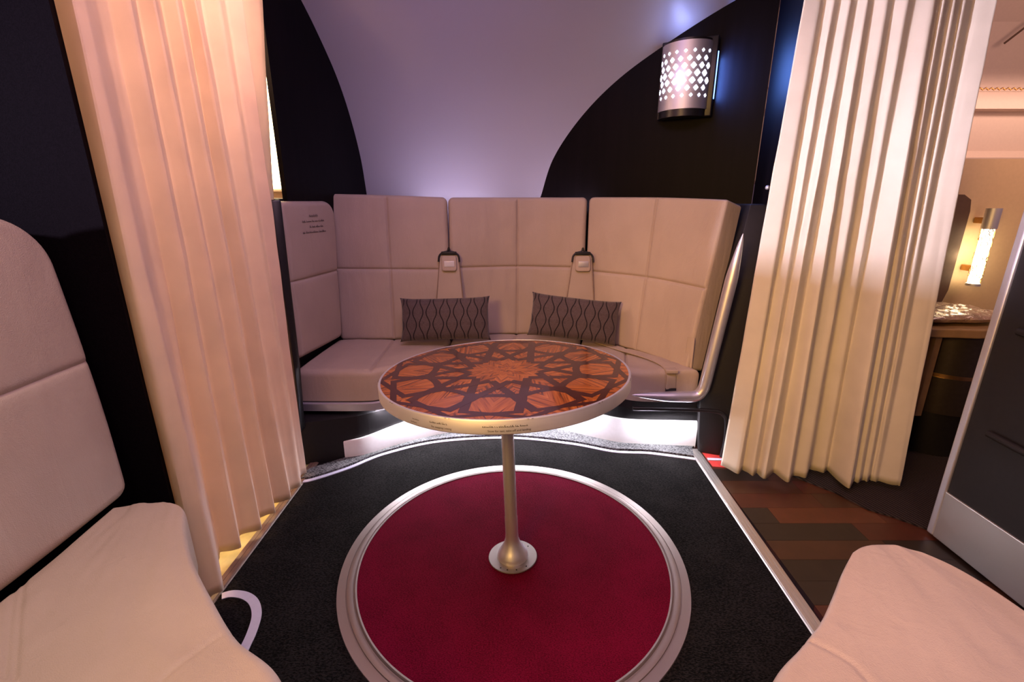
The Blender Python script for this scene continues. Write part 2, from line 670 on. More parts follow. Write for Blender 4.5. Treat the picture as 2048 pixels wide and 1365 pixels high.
# floors
def quad_floor(pts, z, mat, depth=0.03):
    mb = MB()
    mb.prism(pts, z - depth, z)
    return structure(mb.build('floor', mat, None, False))


quad_floor([(-0.965, -0.6), (0.93, -0.6), (0.93, 3.3), (-0.965, 3.3)], 0.0, M['carpet'])
quad_floor([(-2.6, -0.6), (-1.0, -0.6), (-1.0, 3.3), (-2.6, 3.3)], -0.004, M['yellowfloor'])
# aisle planks
rows = []
v, f, fm = [], [], []
plan = {1.8: [(1.3, 3), (2.6, 0)], 1.7: [(1.33, 0), (2.6, 3)], 1.6: [(1.085, 1), (1.52, 2), (2.6, 0)],
        1.5: [(1.372, 1), (2.6, 0)], 1.4: [(1.42, 3), (2.6, 1)], 1.3: [(1.9, 1), (2.6, 0)], 1.2: [(1.25, 1), (2.6, 3)],
        1.1: [(1.6, 0), (2.6, 1)], 1.9: [(1.2, 1), (2.6, 3)]}
ys = [2.6] + [2.0 + 0.1 * k for k in range(5, -1, -1)]
for k in range(-6, 27):
    y0 = round(k * 0.1, 1)
    segs = plan.get(y0, [(1.1 + 0.37 * ((k * 7) % 5) / 2, (k * 3) % 4), (2.6, (k * 5 + 1) % 4)])
    x0 = 0.975
    for x1, mi in segs:
        b = len(v)
        v += [(x0, y0, 0), (x1 - .001, y0, 0), (x1 - .001, y0 + .0988, 0), (x0, y0 + .0988, 0),
              (x0, y0, -.03), (x1 - .001, y0, -.03), (x1 - .001, y0 + .0988, -.03), (x0, y0 + .0988, -.03)]
        f += [(b, b + 1, b + 2, b + 3), (b, b + 1, b + 5, b + 4), (b + 1, b + 2, b + 6, b + 5), (b + 2, b + 3, b + 7, b + 6),
              (b + 3, b, b + 4, b + 7), (b + 4, b + 5, b + 6, b + 7)]
        fm += [mi] * 6
        x0 = x1
structure(obj('floor', v, f, None, None, False, PK, fm))
bnd = [(1.18, 2.12), (1.35, 1.905), (1.44, 1.80), (1.50, 1.68), (1.57, 1.63), (1.64, 1.56), (1.80, 1.42), (2.6, 1.0)]
mb = MB()
mb.prism([(p[0], p[1]) for p in bnd] + [(4.5, 1.0), (4.5, 3.6), (1.25, 3.6)], 0.0, 0.006)
structure(mb.build('floor', M['ribbed'], None, False))

# edge strips of the lounge floor
def strip(x0, x1, xa0, xa1, name, mat, ribs):
    mb = MB()
    y0, y1 = 0.3, 2.18
    n = ribs * 2 + 1
    sect = [(0, 0)]
    for i in range(n + 1):
        a = i / n
        sect.append((a, 0.006 if (i % 2) else 0.0045))
    prof = [(0.0, 0.0), (0.06, 0.004)]
    for i in range(ribs):
        a, b = 0.12 + 0.76 * i / ribs, 0.12 + 0.76 * (i + 1) / ribs
        prof += [(a, 0.0045), (a + 0.02, 0.007), (b - 0.02, 0.007), (b, 0.0045)]
    prof += [(0.94, 0.004), (1.0, 0.0), (1.0, -0.02), (0.0, -0.02)]
    vv, ff = [], []
    for (xl, xr, y) in ((xa0, xa1, y0), (x0, x1, y1)):
        for a, z in prof:
            vv.append((xl + (xr - xl) * a, y, z))
    m = len(prof)
    for k in range(m):
        ff.append((k, (k + 1) % m, m + (k + 1) % m, m + k))
    ff.append(tuple(range(m)))
    ff.append(tuple(range(m, 2 * m)))
    mb.add(vv, ff)
    o = mb.build(name, mat, None, False)
    structure(o)
    return o


strip(0.926, 0.978, 0.884, 0.936, 'trim_1', M['strip'], 3)
strip(-1.004, -0.962, -1.012, -0.966, 'trim_2', M['brownstrip'], 2)

# sidewall lining curving overhead
prof = [(3.235, 0.0), (3.235, 0.9), (3.22, 1.2), (3.207, 1.3), (3.173, 1.5), (3.106, 1.693), (3.017, 1.867), (2.905, 2.016), (2.713, 2.207),
        (2.50, 2.35), (2.25, 2.46), (1.9, 2.53), (1.4, 2.56), (0.2, 2.57)]
sp = spline([(p[0], p[1], 0) for p in prof], 8)
v, f = [], []
for x_ in (-1.13, 1.32):
    for p in sp:
        v.append((x_, p[0], p[1]))
    for p in sp:
        v.append((x_, p[0] + 0.03, p[1] + 0.03))
n = len(sp)
for i in range(n - 1):
    f += [(i, i + 1, 2 * n + i + 1, 2 * n + i), (n + i, 3 * n + i, 3 * n + i + 1, n + i + 1),
          (i, n + i, n + i + 1, i + 1), (2 * n + i, 2 * n + i + 1, 3 * n + i + 1, 3 * n + i)]
f += [(0, 2 * n, 3 * n, n), (n - 1, 2 * n - 1, 4 * n - 1, 3 * n - 1)]
structure(obj('wall_back', v, f, M['liner'], None, True))


def wall_slab(name, pts, z0, z1, mat):
    mb = MB()
    mb.prism(pts, z0, z1)
    return structure(mb.build(name, mat, None, False))


# dark bulkheads either side of the sofa
wall_slab('wall_left', [(-1.108, 2.41), (-0.950, 3.215), (-0.975, 3.22), (-1.133, 2.415)], 0.0, 2.7, M['darkwood'])
wall_slab('wall_right', [(0.16, 3.226), (1.286, 2.62), (1.30, 2.645), (0.18, 3.25)], 0.0, 2.7, M['darkwood'])
wall_slab('wall_right', [(1.288, 2.615), (1.105, 2.02), (1.130, 2.012), (1.313, 2.612)], 1.235, 2.7, M['darkwood'])
# the near left bulkhead
wall_slab('wall_left', [(-1.009, 1.188), (-2.6, 1.188), (-2.6, 1.270), (-1.100, 1.270), (-1.045, 1.245)], 0.0, 2.7, M['darkpanel'])
# galley beyond the left curtain
wall_slab('wall_left', [(-2.4, 1.285), (-2.37, 1.285), (-2.37, 3.3), (-2.4, 3.3)], 0.0, 2.7, M['cream'])
wall_slab('wall_left', [(-2.37, 3.0), (-1.25, 3.0), (-1.25, 3.03), (-2.37, 3.03)], 0.0, 2.7, M['cream'])

# cabin beyond the right curtain: moulded sidewall above the seats
cp = [(2.75, 2.75), (3.05, 2.62), (3.30, 2.30), (3.36, 2.06), (3.37, 1.955), (3.372, 1.955), (3.372, 1.93), (3.38, 1.93), (3.38, 1.83), (3.45, 1.825),
      (3.47, 1.80), (3.47, 1.58), (3.42, 1.535), (3.38, 1.53), (3.38, 1.38), (3.40, 1.365)]
v, f = [], []
for x_ in (1.6, 4.5):
    for p in cp:
        v.append((x_, p[0], p[1]))
    v.append((x_, 3.6, 1.365))
    v.append((x_, 3.6, 2.75))
n = len(cp) + 2
for i in range(n):
    j = (i + 1) % n
    f.append((i, j, n + j, n + i))
f += [tuple(range(n)), tuple(range(n, 2 * n))]
structure(obj('wall_right', v, f, M['cream'], None, False))
mb = MB()
pts = [(1.6 + 2.9 * i / 160, 3.368, 1.945 + 0.006 * (1 if i % 2 else -1)) for i in range(161)]
mb.tube(pts, 0.004, 6)
structure(mb.build('trim_3', M['bronze']))
mb = MB()
mb.tube([(3.00, 3.25, 2.17), (3.10, 3.22, 2.27), (3.25, 3.19, 2.38), (3.5, 3.15, 2.5)], 0.006, 8)
structure(mb.build('trim_4', M['brown']))
wall_slab('wall_right', [(1.9, 2.485), (3.6, 2.47), (3.6, 2.50), (1.9, 2.515)], 0.0, 1.45, M['tan'])

# ================================================================== FLOOR THINGS
rg = thing('turntable_carpet', 'round crimson carpet in an aluminium ring under the pedestal table', 'carpet', (0.006, 1.415, 0))
mb = MB()
mb.lathe([(0.0, 0.0), (0.0, 0.009), (0.549, 0.009), (0.549, 0.0)], 128, (0.006, 1.415, 0))
mb.build('red_carpet', M['red'], rg)
mb = MB()
mb.lathe([(0.612, 0.0005), (0.611, 0.0045), (0.583, 0.0055), (0.582, 0.0035), (0.580, 0.0035), (0.579, 0.0075), (0.571, 0.0105), (0.560, 0.0085),
          (0.559, 0.0065), (0.557, 0.0065), (0.556, 0.0095), (0.552, 0.0125), (0.547, 0.0115), (0.546, 0.0005)], 160, (0.006, 1.415, 0), True)
mb.build('metal_ring', M['aluring'], rg)

# luminous path strip in front of the sofa
lp = spline([(-0.985, 1.885, 0), (-0.93, 1.905, 0), (-0.80, 2.00, 0), (-0.655, 2.135, 0), (-0.40, 2.262, 0), (-0.025, 2.305, 0), (0.30, 2.245, 0),
             (0.509, 2.165, 0), (0.60, 2.150, 0), (0.72, 2.140, 0), (0.922, 2.085, 0)], 10)
mb = MB()
mb.sweep([(p[0], p[1], 0.001) for p in lp], [(-0.010, 0), (-0.010, 0.004), (0.010, 0.004), (0.010, 0)])
tag(mb.build('light_strip', M['luminous'], None, False), 'curved white floor path strip glowing along the sofa kickboard', 'strip')
mb = MB()
mb.sweep([(0.985, 2.085, 0.001), (1.07, 2.078, 0.001)], [(-0.010, 0), (-0.010, 0.004), (0.010, 0.004), (0.010, 0)])
tag(mb.build('light_strip', M['luminous'], None, False), 'short white floor path strip between the red edge plates by the right curtain', 'strip')
lp2 = spline([(-1.02, 1.16, 0), (-0.955, 1.232, 0), (-0.900, 1.240, 0), (-0.845, 1.215, 0), (-0.805, 1.165, 0), (-0.785, 1.10, 0), (-0.776, 1.03, 0), (-0.76, 0.92, 0)], 10)
mb = MB()
mb.sweep([(p[0], p[1], 0.001) for p in lp2 if p[0] > -0.958], [(-0.014, 0), (-0.014, 0.003), (0.014, 0.003), (0.014, 0)])
tag(mb.build('light_strip', M['luminous'], None, False), 'lavender curved path strip looping beside the left armchair', 'strip')
mb = MB()
mb.prism([(0.985, 2.02), (1.12, 2.0), (1.12, 2.15), (0.985, 2.16)], 0.0, 0.0012)
tag(mb.build('red_edge_plate', M['redplastic'], None, False), 'small red floor plate at the foot of the sofa beside the curtain hem', 'plate')

# carpeted ledge between the strip and the kickboard
KL = [(-0.84, 2.085, 0.100), (-0.80, 2.095, 0.104), (-0.74, 2.12, 0.108), (-0.60, 2.22, 0.125), (-0.40, 2.33, 0.150), (-0.1, 2.41, 0.168), (0.22, 2.40, 0.160),
      (0.42, 2.31, 0.155), (0.56, 2.245, 0.148), (0.70, 2.222, 0.146), (0.965, 2.200, 0.150)]
KS = spline(KL, 8)
edge = [(p[0], p[1] + 0.020) for p in lp]
poly = [q for q in edge if q[0] < 0.945] + [(0.945, 2.19)] + [(p[0], p[1] + 0.004) for p in KS[::-1]] + [(-0.98, 1.985)]
mb = MB()
mb.prism(poly, 0.0, 0.012)
tag(mb.build('carpet_ledge', M['ledge'], None, False), 'carpeted ledge, its dark carpet coloured grey as if lit, between the glowing strip and the white kickboard', 'ledge')

# ================================================================== SOFA
sofa = thing('corner_sofa', 'curved beige leather lounge sofa with tufted backs and silver rail under the arch', 'sofa', (0, 2.3, 0))

ZB, ZT = 0.44, 1.272
# back cushions (front surfaces)
s_, w_, h_ = coons([(-1.04, 2.705, ZB), (-0.70, 2.715, ZB), (-0.372, 2.75, ZB)], [(-1.065, 2.82, 1.292), (-0.72, 2.83, 1.285), (-0.381, 2.86, ZT)],
                   [(-1.04, 2.705, ZB), (-1.065, 2.82, 1.292)], [(-0.372, 2.75, ZB), (-0.381, 2.86, ZT)])
b1 = pad('backrest', s_, w_, h_, 0.075, 0.03, 0.025, (0.49,), (0.50,), parent=sofa, flip=1, seed=1, wrinkle=0.003)
s_, w_, h_ = coons([(-0.366, 2.752, ZB), (0.03, 2.835, ZB), (0.431, 2.772, ZB)], [(-0.373, 2.862, ZT), (0.03, 2.92, ZT), (0.442, 2.865, ZT)],
                   [(-0.366, 2.752, ZB), (-0.373, 2.862, ZT)], [(0.431, 2.772, ZB), (0.442, 2.865, ZT)])
b2 = pad('backrest', s_, w_, h_, 0.075, 0.03, 0.025, (0.5,), (0.51,), parent=sofa, flip=1, seed=2, wrinkle=0.006)
s_, w_, h_ = coons([(0.437, 2.768, ZB), (0.70, 2.495, ZB), (0.868, 2.187, ZB)], [(0.448, 2.86, ZT), (0.80, 2.62, 1.27), (1.020, 2.31, 1.258)],
                   [(0.437, 2.768, ZB), (0.448, 2.86, ZT)], [(0.868, 2.187, ZB), (1.020, 2.31, 1.258)])
b3 = pad('backrest', s_, w_, h_, 0.13, (0.03, 0.02, 0.015, 0.03), 0.016, (0.5,), (0.49,), parent=sofa, flip=1, seed=3, wrinkle=0.005)
# stitched line along the outer edge of the right back
mb = MB()
q0, q1 = Vector((0.868, 2.187, ZB + 0.01)), Vector((1.020, 2.31, 1.255))
nrm = Vector((0.25, -0.5, 0)).normalized()

# wing pad on the left
wa, wb_ = (-1.075, 2.235), (-1.003, 2.665)
wt0, wt1 = (-1.110, 2.29), (-1.010, 2.78)
s_, w_, h_ = bil((wa[0], wa[1], 0.478), (wb_[0], wb_[1], 0.478), (wt1[0], wt1[1], 1.250), (wt0[0], wt0[1], 1.250))
wing = pad('side_panel', s_, w_, h_, 0.065, (0.03, 0.03, 0.09, 0.06), 0.028, (0.075,), (0.5,), parent=sofa, flip=1, seed=4, bulge=0.012,
           label='upright leather side panel with four lines of printed notice')
# printed notice: four lines of small unreadable marks
O = Vector((-1.1, 2.29, 0))


def wing_pt(a, z):
    k = (z - 0.478) / (1.25 - 0.478)
    p0 = Vector((wa[0], wa[1], z)).lerp(Vector((wt0[0], wt0[1], z)), k)
    p1 = Vector((wb_[0], wb_[1], z)).lerp(Vector((wt1[0], wt1[1], z)), k)
    return p0.lerp(p1, a), (p1 - p0).cross(Vector((0, 0, 1))).normalized()


def scribble(mb, place, length, hgt, step=0.0065, seed=0):
    """row of short printed marks along a line; place(x, y, lift)"""
    r = random.Random(seed)
    x = 0.0
    while x < length:
        wd = step * r.uniform(0.7, 1.7)
        h0 = hgt * r.uniform(0.35, 1.0)
        q = [(x, 0), (x + wd, 0), (x + wd, hgt * 0.25), (x + wd * 0.35, hgt * 0.25), (x + wd * 0.35, h0), (x, h0)]
        mb.add([place(a, b, 0.0) for a, b in q], [tuple(range(6))])
        x += wd + step * (0.22 if r.random() > 0.2 else 0.9)


mb = MB()
for k, (a0, ln, zc) in enumerate(((0.46, 0.075, 1.172), (0.33, 0.195, 1.145), (0.45, 0.115, 1.117), (0.32, 0.200, 1.090))):
    def place(x, y, l, a0=a0, zc=zc):
        p, nn = wing_pt(a0 + x / 0.5, zc + y)
        return p + nn * 0.0135
    scribble(mb, place, ln, 0.011, 0.0075, k)
mb.build('printed_notice', M['ink'], wing, False, label='black printed notice')

# black shell behind the wing and dark base
mb = MB()
v = [(-1.155, 2.245, 0.2), (-1.165, 2.30, 1.262), (-1.20, 2.24, 0.2), (-1.205, 2.30, 1.262)]
prs = [(-1.108, 2.212, 0.22), (-1.15, 2.27, 1.262), (-1.068, 2.80, 1.262), (-1.05, 2.68, 0.22)]
th_ = Vector((-0.028, 0.002, 0))
bm = bmesh.new()
a = [bm.verts.new(p) for p in prs]
b = [bm.verts.new(Vector(p) + th_) for p in prs]
bm.faces.new(a)
bm.faces.new(b[::-1])
for i in range(4):
    bm.faces.new((a[i], b[i], b[(i + 1) % 4], a[(i + 1) % 4]))
bmesh.ops.recalc_face_normals(bm, faces=bm.faces)
bmesh.ops.bevel(bm, geom=bm.edges[:], offset=0.014, segments=4, profile=0.5, affect='EDGES')
mb.frombm(bm)
# forward lip of the shell, standing in front of the curtain's rear fold
lv = [(-1.040, 2.10, 1.255), (-1.002, 2.12, 1.255), (-1.118, 2.262, 1.255), (-1.150, 2.262, 1.255),
      (-1.006, 2.03, 0.50), (-0.990, 2.06, 0.50), (-1.092, 2.225, 0.50), (-1.130, 2.225, 0.50),
      (-1.000, 1.995, 0.20), (-0.994, 2.03, 0.20), (-1.085, 2.205, 0.20), (-1.130, 2.205, 0.20)]
bm = bmesh.new()
q = [bm.verts.new(p) for p in lv]
bm.faces.new(q[0:4])
bm.faces.new(q[8:12][::-1])
for b_ in (0, 4):
    for i in range(4):
        j = (i + 1) % 4
        bm.faces.new((q[b_ + i], q[b_ + j], q[b_ + 4 + j], q[b_ + 4 + i]))
bmesh.ops.recalc_face_normals(bm, faces=bm.faces)
bmesh.ops.bevel(bm, geom=bm.edges[:], offset=0.007, segments=3, profile=0.5, affect='EDGES')
mb.frombm(bm)
mb.build('side_shell', M['black'], sofa, label='glossy black shell around the left side panel')

# right outer shell
bm = bmesh.new()
fr = [(0.965, 2.155, 0.0), (0.93, 2.145, 0.34), (1.03, 2.20, 0.9), (1.125, 2.30, 1.235), (1.30, 2.30, 1.235), (1.25, 2.16, 0.9), (1.20, 2.10, 0.34), (1.18, 2.08, 0.0)]
bk = [(p[0] + 0.10, p[1] + 0.42, p[2]) for p in fr]
fr = [(p[0], p[1], p[2]) for p in fr]
a = [bm.verts.new(p) for p in fr]
b = [bm.verts.new(p) for p in bk]
for i in range(3):
    j = 7 - i
    bm.faces.new((a[i], a[i + 1], a[j - 1], a[j]))
    bm.faces.new((b[i], b[j], b[j - 1], b[i + 1]))
for i in range(8):
    bm.faces.new((a[i], b[i], b[(i + 1) % 8], a[(i + 1) % 8]))
bmesh.ops.recalc_face_normals(bm, faces=bm.faces)
bmesh.ops.bevel(bm, geom=bm.edges[:], offset=0.008, segments=2, profile=0.5, affect='EDGES')
mb = MB()
mb.frombm(bm)
mb.build('side_shell', M['blackmatte'], sofa, label='matte black shell at the right end')

# seat cushions: tops at 0.45
front = [(-1.075, 2.150, 0.45), (-0.735, 2.150, 0.45), (-0.60, 2.205, 0.45), (-0.40, 2.33, 0.45), (0.0, 2.40, 0.45), (0.36, 2.30, 0.45), (0.60, 2.155, 0.45), (0.78, 2.135, 0.45), (0.935, 2.165, 0.45)]
segs = [([(-1.075, 2.150, .45), (-0.90, 2.146, .45), (-0.735, 2.150, .45), (-0.66, 2.17, .45), (-0.52, 2.25, .45), (-0.37, 2.34, .45)],
         [(-1.05, 2.715, .45), (-0.70, 2.72, .45), (-0.372, 2.755, .45)]),
        ([(-0.364, 2.342, .45), (0.0, 2.405, .45), (0.326, 2.325, .45)], [(-0.366, 2.755, .45), (0.03, 2.84, .45), (0.428, 2.775, .45)]),
        ([(0.334, 2.32, .45), (0.48, 2.225, .45), (0.62, 2.150, .45), (0.78, 2.140, .45), (0.930, 2.160, .45)], [(0.436, 2.770, .45), (0.70, 2.50, .45), (0.880, 2.205, .45)])]
cush = []
for k, (c0, c1) in enumerate(segs):
    s_, w_, h_ = coons(c0, c1, [c0[0], c1[0]], [c0[-1], c1[-1]])
    cush.append(pad('seat_cushion', s_, w_, h_, 0.158, 0.035, 0.03, (0.5,) if k != 2 else (0.42,), (), parent=sofa, flip=1, seed=7 + k, bulge=0.010, wrinkle=0.003))
# trim strip below the cushions
tf = spline([(-1.085, 2.135, 0), (-0.90, 2.132, 0), (-0.735, 2.134, 0), (-0.655, 2.155, 0), (-0.52, 2.235, 0), (-0.37, 2.325, 0), (0.0, 2.39, 0), (0.33, 2.305, 0), (0.48, 2.21, 0), (0.60, 2.145, 0)], 8)
mb = MB()
mb.sweep([(p[0], p[1], 0.245) for p in tf if p[0] < 0.53], [(0.0, 0.0), (0.006, 0.003), (0.006, 0.040), (0.0, 0.043), (-0.05, 0.043), (-0.05, 0.0)])
mb.build('seat_trim', M['alu'], sofa, label='brushed silver strip under the seat cushions')
# base: black face above the kickboard
mb = MB()
bf = spline([(-1.15, 2.00, 0), (-0.84, 2.092, 0), (-0.74, 2.135, 0), (-0.60, 2.235, 0), (-0.40, 2.345, 0), (-0.1, 2.425, 0), (0.22, 2.415, 0), (0.42, 2.325, 0), (0.56, 2.262, 0), (0.70, 2.24, 0), (0.97, 2.22, 0), (1.06, 2.16, 0)], 8)
bk_ = [(1.10, 2.6), (0.5, 2.85), (-0.4, 2.85), (-1.06, 2.75), (-1.13, 2.3)]
mb.prism([(p[0], p[1]) for p in bf] + bk_, 0.002, 0.225)
mb.prism([(p[0], p[1] + 0.012) for p in tf] + [(0.93, 2.16), (0.90, 2.25), (0.72, 2.54), (0.45, 2.80), (0.0, 2.87), (-0.4, 2.80), (-1.05, 2.74)], 0.247, 0.292)
mb.build('base', M['blackmatte'], sofa, False)
# rounded black recess moulding at the right foot
mb = MB()
pp = [(0.60, 2.13, 0.262), (0.80, 2.118, 0.262), (0.98, 2.10, 0.262), (1.035, 2.095, 0.245), (1.058, 2.092, 0.20), (1.064, 2.092, 0.10), (1.058, 2.095, 0.01)]
mb.tube(spline(pp, 8), 0.010, 10)
mb.build('base_moulding', M['black'], sofa)
# white kickboard
mb = MB()
vv, ff = [], []
sec = [(0.0, 0.0), (0.0, -0.004), (-0.014, -0.006), (-0.014, 0.0)]
K = KS
for i, p in enumerate(K):
    zt = p[2]
    vv += [(p[0], p[1], 0.004), (p[0], p[1] - 0.0, zt - 0.006), (p[0], p[1] + 0.004, zt - 0.0005), (p[0], p[1] + 0.02, zt), (p[0], p[1] + 0.02, 0.004)]
m = 5
for i in range(len(K) - 1):
    for k in range(m):
        ff.append((i * m + k, i * m + (k + 1) % m, (i + 1) * m + (k + 1) % m, (i + 1) * m + k))
ff += [tuple(range(m)), tuple((len(K) - 1) * m + k for k in range(m))]
mb.add(vv, ff)
kick = mb.build('kickboard', M['white'], sofa, label='white kickboard lit by the strip under the seat')
# lit led profile under the trim
tfl = [p for p in tf if -0.70 < p[0] < 0.46]
mb = MB()
mb.sweep([(p[0], p[1] + 0.020, 0.237) for p in tfl], [(0.0, 0.0), (0.0, 0.008), (-0.012, 0.008), (-0.012, 0.0)])
mb.sweep([(0.64, 2.163, 0.236), (0.72, 2.162, 0.236), (0.90, 2.160, 0.236)], [(0.0, 0.0), (0.0, 0.008), (-0.014, 0.008), (-0.014, 0.0)])
mb.build('led_profile', M['led'], sofa, False, label='lit light strip beneath the seat')
mb = MB()
mb.sweep([(p[0], p[1] + 0.036, 0.223) for p in tfl], [(0.0, 0.0), (0.0, 0.024), (-0.003, 0.024), (-0.003, 0.0)])
mb.sweep([(0.62, 2.182, 0.223), (0.72, 2.180, 0.223), (0.92, 2.178, 0.223)], [(0.0, 0.0), (0.0, 0.024), (-0.003, 0.024), (-0.003, 0.0)])
mb.build('light_shield', M['blackmatte'], sofa, False)  # lip added to keep the led light off the black base

# silver rail at the right end
pth = [(1.018, 2.108, 1.112), (0.985, 2.104, 0.85), (0.955, 2.102, 0.60), (0.937, 2.100, 0.45)]
cor = [(0.937, 2.10, 0.45), (0.932, 2.10, 0.41), (0.924, 2.10, 0.375), (0.905, 2.10, 0.347), (0.875, 2.10, 0.338), (0.84, 2.10, 0.338)]
low = [(0.84, 2.10, 0.338), (0.76, 2.101, 0.338), (0.68, 2.103, 0.340), (0.585, 2.106, 0.344)]
full = np.vstack([spline(pth, 10), spline(cor, 6)[1:], spline(low, 8)[1:]])
dl = np.concatenate([[0], np.cumsum(np.linalg.norm(np.diff(full, axis=0), axis=1))])
rad = [max(0.0012, 0.027 * min(1, (d_ / 0.20)) ** 0.62 * min(1, ((dl[-1] - d_) / 0.20)) ** 0.6) for d_ in dl]
mb = MB()
mb.tube(full, rad, 20)
mb.build('side_rail', M['rail'], sofa, label='satin silver tapered rail bent along the right end')


# harness covers between the backs
def harness(px, Y, tilt, name):
    """trapezoid leather tongue + hanger + flap with a bright plate; px = centre x at the top"""
    root = obj(name, [(0, 0, 0)], [], M['leather'], sofa, False) if False else None
    return root


for cx, Y0, hw, sk, plate in ((-0.372, 2.735, 0.088, 0.0, 'white'), (0.415, 2.722, 0.085, 0.03, 'grey')):
    def yy(z):
        return Y0 + 0.13 * (z - 0.44) / 0.83 - 0.012

    zt = 0.955
    # tongue
    P00 = (cx - hw - sk * 0.6, yy(0.60) - 0.01, 0.60)
    P10 = (cx + hw - sk * 0.2, yy(0.60) - 0.01, 0.60)
    P11 = (cx + 0.056, yy(zt) - 0.01, zt - 0.005)
    P01 = (cx - 0.056, yy(zt) - 0.01, zt - 0.005)
    s_, w_, h_ = bil(P00, P10, P11, P01)
    tg = pad('harness_cover', s_, w_, h_, 0.02, (0.004, 0.004, 0.03, 0.03), 0.008, (), (), parent=sofa, nu=16, nv=24, bulge=0.004, wrinkle=0)
    mb = MB()
    arch = [(cx - 0.062, yy(0.90) - 0.018, 0.905), (cx - 0.056, yy(0.94) - 0.018, 0.94), (cx - 0.035, yy(0.96) - 0.018, 0.958), (cx - 0.008, yy(0.96) - 0.018, 0.966), (cx, yy(0.975) - 0.018, 0.985),
            (cx + 0.008, yy(0.96) - 0.018, 0.966), (cx + 0.035, yy(0.96) - 0.018, 0.958), (cx + 0.056, yy(0.94) - 0.018, 0.94), (cx + 0.062, yy(0.90) - 0.018, 0.905)]
    mb.tube(spline(arch, 5), 0.0055, 8)
    mb.box((cx - 0.045, yy(0.955) - 0.024, 0.945), (cx + 0.045, yy(0.955) - 0.010, 0.964), 0.004)
    mb.build('hanger', M['rubber'], tg, label='black rubber hanger')
    # cover outline cords
    mb = MB()
    mb.tube([P00[:1] + (P00[1] - 0.006, P00[2]), (P01[0], P01[1] - 0.006, P01[2] - 0.03)], 0.0022, 6)
    mb.tube([(P10[0], P10[1] - 0.006, P10[2]), (P11[0], P11[1] - 0.006, P11[2] - 0.03)], 0.0022, 6)
    mb.build('piping', M['stitch'], tg)
    f00 = (cx - 0.042, yy(0.85) - 0.030, 0.853)
    f10 = (cx + 0.046, yy(0.85) - 0.030, 0.853)
    f11 = (cx + 0.044, yy(0.94) - 0.026, 0.942)
    f01 = (cx - 0.044, yy(0.94) - 0.026, 0.942)
    s_, w_, h_ = bil(f00, f10, f11, f01)
    fl_ = pad('flap', s_, w_, h_, 0.010, 0.016, 0.006, (), (), parent=tg, nu=14, nv=14, bulge=0.001, wrinkle=0)
    mb = MB()
    mb.box((cx - 0.030 + 0.003, yy(0.90) - 0.036, 0.877), (cx + 0.030 + 0.003, yy(0.90) - 0.028, 0.911), 0.002)
    mb.build('plate', M['whitestrap'] if plate == 'white' else M['alu'], tg, label='bright metal plate')

# lap belt lying over the right seat cushion
bp = spline([(0.50, 2.62, 0.462), (0.60, 2.46, 0.466), (0.70, 2.33, 0.468), (0.755, 2.23, 0.466), (0.772, 2.165, 0.458), (0.775, 2.132, 0.435), (0.776, 2.125, 0.40), (0.776, 2.124, 0.335)], 8)


def ribbon(path, wid, thick, side):
    vv, ff = [], []
    P = [Vector(p) for p in path]
    for i, p in enumerate(P):
        d = (P[min(i + 1, len(P) - 1)] - P[max(i - 1, 0)]).normalized()
        sd = side if not callable(side) else side(i)
        sd = (sd - d * sd.dot(d)).normalized()
        nn = d.cross(sd).normalized()
        for a, b in ((-1, -1), (1, -1), (1, 1), (-1, 1)):
            vv.append(p + sd * a * wid / 2 + nn * b * thick / 2)
    for i in range(len(P) - 1):
        for k in range(4):
            ff.append((i * 4 + k, i * 4 + (k + 1) % 4, (i + 1) * 4 + (k + 1) % 4, (i + 1) * 4 + k))
    ff += [(0, 1, 2, 3), tuple((len(P) - 1) * 4 + k for k in range(4))]
    return vv, ff


belt = bpy.data.objects.new('seat_belt', None)
C.objects.link(belt)
belt.parent = sofa
belt.location = (0.7, 0.0, 0.46)
mb = MB()
mb.add(*ribbon(bp[:int(len(bp) * 0.93)], 0.05, 0.004, Vector((1, 0.35, 0))))
mb.build('strap', M['leather'], belt)
mb = MB()
mb.add(*ribbon([(0.776, 2.121, 0.372), (0.776, 2.120, 0.325)], 0.052, 0.005, Vector((1, 0, 0))))
mb.build('webbing', M['rubber'], belt, label='black webbing end')
mb = MB()
mb.box((0.748, 2.118, 0.448), (0.804, 2.165, 0.466), 0.004)
mb.build('buckle_loop', M['leather'], belt)


